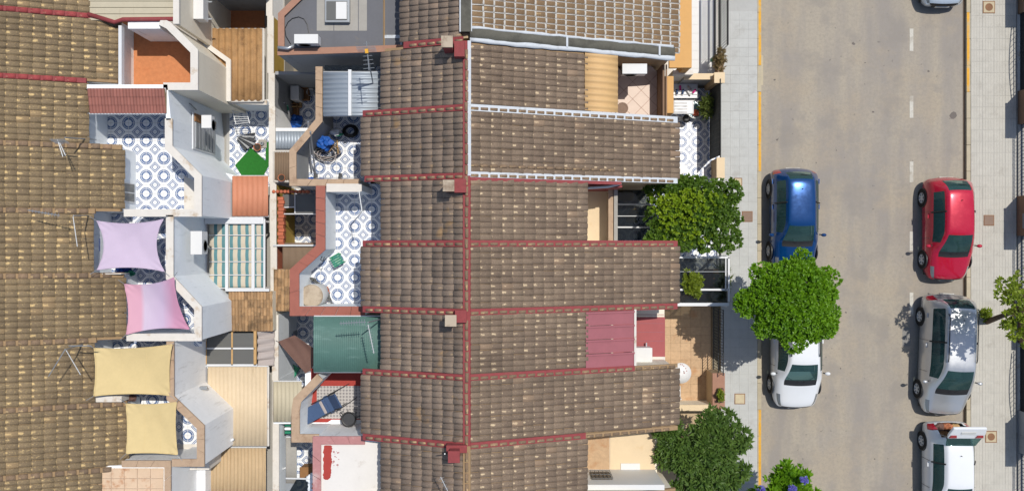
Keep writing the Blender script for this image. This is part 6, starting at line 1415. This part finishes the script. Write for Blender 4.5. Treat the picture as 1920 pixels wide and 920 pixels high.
    mats_ = {0: paint, 1: "car_glass", 2: "car_glass", 3: "car_glass", 4: "lamp_clear", 5: "lamp_red", 7: "trim_black", 8: "trim_black"}
    def emit(name, m_, sel, parent=t):
        mp, g = {}, MB()
        for f in sel:
            for v in f:
                if v not in mp: mp[v] = len(g.v); g.v.append(vs[v])
            g.f.append(tuple(mp[v] for v in f))
        return g.build(name, m_, parent, True) if g.f else None
    bodyo = emit("body", paint, [p[0] for p in polys if p[1] == 0])
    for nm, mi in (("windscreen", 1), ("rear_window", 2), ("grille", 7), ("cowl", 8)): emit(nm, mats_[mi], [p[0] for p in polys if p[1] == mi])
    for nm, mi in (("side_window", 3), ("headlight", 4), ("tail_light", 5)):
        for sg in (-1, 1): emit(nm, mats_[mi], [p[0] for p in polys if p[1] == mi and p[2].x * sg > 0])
    # underbody, cabin floor, seats, dashboard
    g = MB(); g.box(-w * .86, y(.06), .16, w * .86, y(.94), .34); g.build("underbody", "trim_black", t)
    g = MB(); g.box(-w * .8, y(hood + .02), .34, w * .8, y(hood + .09), zb - .04); g.build("dashboard", "dash", t)
    sg_ = g = MB(); g.box(-w * .8, y(hood), .34, w * .8, y(.9), .42); g.build("cabin_floor", "dash", t)
    for fx, fy in ((-.4, ws + .12), (.4, ws + .12), (-.4, rr - .1), (.4, rr - .1)):
        g = MB(); g.box(fx * w - .22, y(fy) - .5, .42, fx * w + .22, y(fy), .6); g.box(fx * w - .22, y(fy) - .08, .6, fx * w + .22, y(fy) + .08, Ht - .42); g.box(fx * w - .12, y(fy) - .04, Ht - .42, fx * w + .12, y(fy) + .06, Ht - .25); g.build("seat", "seat_cloth", t, bevel=.04)
    g = MB(); g.tube([(.4 * w + .17 * math.cos(a_), y(hood + .115) + .05 * math.sin(a_), zb - .08 + .15 * math.sin(a_)) for a_ in [k * math.pi / 8 for k in range(17)]], .014, 6); g.build("steering_wheel", "trim_black", t, True)
    if shade: g = MB(); g.box(-w * .62, y(hood + .03), zb - .03, w * .62, y(hood + .1), zb - .015); g.build("sun_shade", "aluminium", t)
    # wheels
    rwl = .305
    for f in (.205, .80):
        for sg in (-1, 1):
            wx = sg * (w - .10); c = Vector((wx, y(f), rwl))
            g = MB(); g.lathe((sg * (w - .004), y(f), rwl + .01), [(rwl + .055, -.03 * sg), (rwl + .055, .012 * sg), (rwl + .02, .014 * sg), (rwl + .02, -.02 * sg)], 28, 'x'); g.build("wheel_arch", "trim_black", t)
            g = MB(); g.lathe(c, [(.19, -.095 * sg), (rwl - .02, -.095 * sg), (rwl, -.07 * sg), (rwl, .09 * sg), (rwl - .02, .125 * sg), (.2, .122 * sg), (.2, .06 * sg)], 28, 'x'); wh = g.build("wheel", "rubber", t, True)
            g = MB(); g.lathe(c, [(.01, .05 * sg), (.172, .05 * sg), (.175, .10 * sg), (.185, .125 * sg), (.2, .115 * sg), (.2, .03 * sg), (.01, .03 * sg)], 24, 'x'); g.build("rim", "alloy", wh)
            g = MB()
            g.lathe(c, [(.17, .072 * sg), (.17, .074 * sg), (.01, .074 * sg)], 20, 'x'); g.build("spoke_shade", "trim_black", wh)  # black disc stands in for the shade behind the spokes
            for s_ in range(6):
                a_ = s_ * math.pi / 3; d = Vector((0, math.cos(a_), math.sin(a_))); e = Vector((0, -math.sin(a_), math.cos(a_))) * .026
                g = MB(); p0, p1 = c + Vector((.09 * sg, 0, 0)), c + d * .178 + Vector((.11 * sg, 0, 0)); g.add([p0 - e, p0 + e, p1 + e, p1 - e] + [q + Vector((.02 * sg, 0, 0)) for q in (p0 - e, p0 + e, p1 + e, p1 - e)], [(0, 1, 2, 3), (7, 6, 5, 4), (0, 4, 5, 1), (1, 5, 6, 2), (2, 6, 7, 3), (3, 7, 4, 0)]); g.build("spoke", "alloy", wh)
    for sg in (-1, 1):     # mirrors, handles, sills, rails
        g = MB(); g.blob((sg * (w + .10), y(hood + .085), zb + .06), .10, .065, .07, 0, 1, 8); g.build("mirror", paint, t, True); g = MB(); g.tube([(sg * (w - .06), y(hood + .09), zb + .02), (sg * (w + .06), y(hood + .085), zb + .04)], .025, 6); g.build("mirror_arm", "trim_black", t)
        for f in (ws + .16, ws + .40):
            if f < rr - .03: g = MB(); g.box(sg * (w - .015), y(f), zb - .17, sg * (w + .02), y(f) + .18, zb - .14); g.build("door_handle", paint, t)
        for f in (ws + .215,):
            g = MB(); g.tube([(sg * (w * .952), y(f), zb + .01), (sg * (w * .61), y(f) + .02, Ht - .06)], .03, 5); g.build("door_pillar", "trim_black", t)
        for f in (ws - .03, ws + .22, ws + .43):
            if f < .8: g = MB(); g.box(sg * (w - .012), y(f) - .004, .3, sg * (w + .003), y(f) + .004, zb - .05); g.build("door_seam", "trim_black", t)
        if rails: g = MB(); g.tube([(sg * w * .56, y(ws + .07), Ht + .02), (sg * w * .565, y(ws + .1), Ht + .055), (sg * w * .56, y(rr - .08), Ht + .03), (sg * w * .6, y(rr - .05), Ht - .01)], .02, 6); g.build("roof_rail", "trim_black", t)
        g = MB(); g.tube([(sg * w * .6, y(hood + .06), zb + .10), (sg * w * .1, y(hood + .005), zb + .095)], .009, 4); g.build("wiper", "trim_black", t)
    g = MB(); g.lathe((0, y(rr - .1), Ht + .02), [(.02, 0), (.012, .03), (.004, .1)], 8); g.build("aerial", "trim_black", t)
    g = MB(); g.box(-.26, y(0) + .0, .34, .26, y(0) + .03, .44); g.build("number_plate", "plate", t)
    if not open_boot:
        g = MB(); g.box(-.26, y(1) - .04, .36, .26, y(1) - .005, .46); g.build("number_plate", "plate", t)
        g = MB(); g.tube([(0, y((rr + rw) / 2), (Ht + zb) / 2 + .14), (.25, y((rr + rw) / 2 - .005), (Ht + zb) / 2 + .15)], .009, 4); g.build("wiper", "trim_black", t)
    else:
        hy, hz = y(rr) - .02, Ht - .04; tg = MB(); th = R(38); ln = 1.0
        # raised tailgate: glass third by the hinge, painted panel beyond
        def pt(s_, x, lift=0): return (x, hy + s_ * math.cos(th) * ln - lift * math.sin(th), hz + s_ * math.sin(th) * ln + lift * math.cos(th))
        def slab(s0, s1, w0, w1, z0, z1): return [pt(s0, -w0, z0), pt(s0, w0, z0), pt(s1, w1, z0), pt(s1, -w1, z0), pt(s0, -w0, z1), pt(s0, w0, z1), pt(s1, w1, z1), pt(s1, -w1, z1)]
        fs = [(0, 3, 2, 1), (4, 5, 6, 7), (0, 1, 5, 4), (1, 2, 6, 5), (2, 3, 7, 6), (3, 0, 4, 7)]
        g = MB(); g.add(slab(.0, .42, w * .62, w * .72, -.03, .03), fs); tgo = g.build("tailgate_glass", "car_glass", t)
        g = MB(); g.add(slab(.42, .62, w * .74, w * .78, -.04, .05), fs); tg_ = g.build("tailgate", paint, t, bevel=.03); g = MB(); g.add(slab(.6, 1.0, w * .78, w * .70, -.04, .07), fs); g.build("tailgate_panel", paint, tg_, bevel=.04)
        g = MB(); g.add(slab(.70, .82, .26, .26, .07, .085), fs); g.build("number_plate", "plate", tg_); g = MB(); g.add(slab(.70, .82, .26, .21, .086, .09), fs)
        for sg in (-1, 1): g = MB(); g.add([(v[0] + sg * w * .56, v[1], v[2]) for v in slab(.5, .62, .14, .1, .055, .085)], fs); g.build("tail_light", "lamp_red", tg_)
        g = MB(); g.box(-w * .72, y(.84), .36, w * .72, y(.965), .56); g.build("boot_floor", "trim_black", t)
        for sg in (-1, 1): g = MB(); g.tube([(sg * w * .66, y(.9), zb), pt(.45, sg * w * .7)], .012, 5); g.build("gas_strut", "metal_grey", t)
    return t
XRc = 16.24
car("dark blue hatchback parked at the left kerb above the round tree", 10.5, .95, 0, 3.9, 1.72, 1.46, "paint_blue", hood=.27, ws=.44, rr=.88, rw=.955)
car("white car with roof rails half hidden by the round tree", 10.58, -3.95, 0, 4.25, 1.80, 1.56, "paint_white", hood=.24, ws=.42, rr=.87, rails=True, shade=True, zb=.98)
car("red hatchback parked at the right kerb", XRc, .62, 0, 3.88, 1.68, 1.50, "paint_red", hood=.25, ws=.44, rr=.86, rw=.965)
car("silver people carrier with tree shadows on its roof", 16.18, -4.06, R(-2.2), 4.56, 1.82, 1.66, "paint_silver", hood=.205, ws=.40, rr=.90, rw=.965, rails=True, zb=1.0)
wc = car("white hatchback with its boot open at the bottom right", 16.24, -8.52, 0, 4.0, 1.70, 1.46, "paint_white", hood=.25, ws=.43, rr=.83, rw=.955, open_boot=True)
car("pale car cut by the top edge of the photo", 16.1, 11.0, 0, 4.2, 1.75, 1.5, "paint_pale")
# load in the open boot
def load(label, x, y, z, r_, m_, seed, cat="bag"):
    t = thing("boot_bag", label, cat, (x, y, z), "load in the open boot"); g = MB(); g.blob((x, y, z + r_[2]), *r_, .16, seed, 10); g.build("bag", m_, t, False); g = MB(); g.tube([(x - .06, y, z + r_[2] * 1.9), (x, y, z + r_[2] * 2.3), (x + .06, y, z + r_[2] * 1.9)], .015, 5); g.build("handle", m_, t)
load("brown bag at the left of the open boot", 15.82, -6.72, .56, (.2, .14, .16), "sail_brown", 3); load("tan leather bag in the middle of the open boot", 16.12, -6.7, .56, (.2, .13, .18), "clay", 5); load("dark olive bag deeper in the open boot", 15.95, -6.98, .56, (.26, .14, .15), "wood", 7); load("orange bag at the right of the open boot", 16.42, -6.72, .56, (.16, .12, .15), "pale_wood", 9)
# ---------------------------------------------------------------- drafting heights to metres
for o in list(sc.collection.objects):
    if o.parent is None and o.type in ('MESH', 'EMPTY') and not o.name.startswith(("parked_car", "boot_bag")):
        o.scale.z *= KZ; o.location.z *= KZ
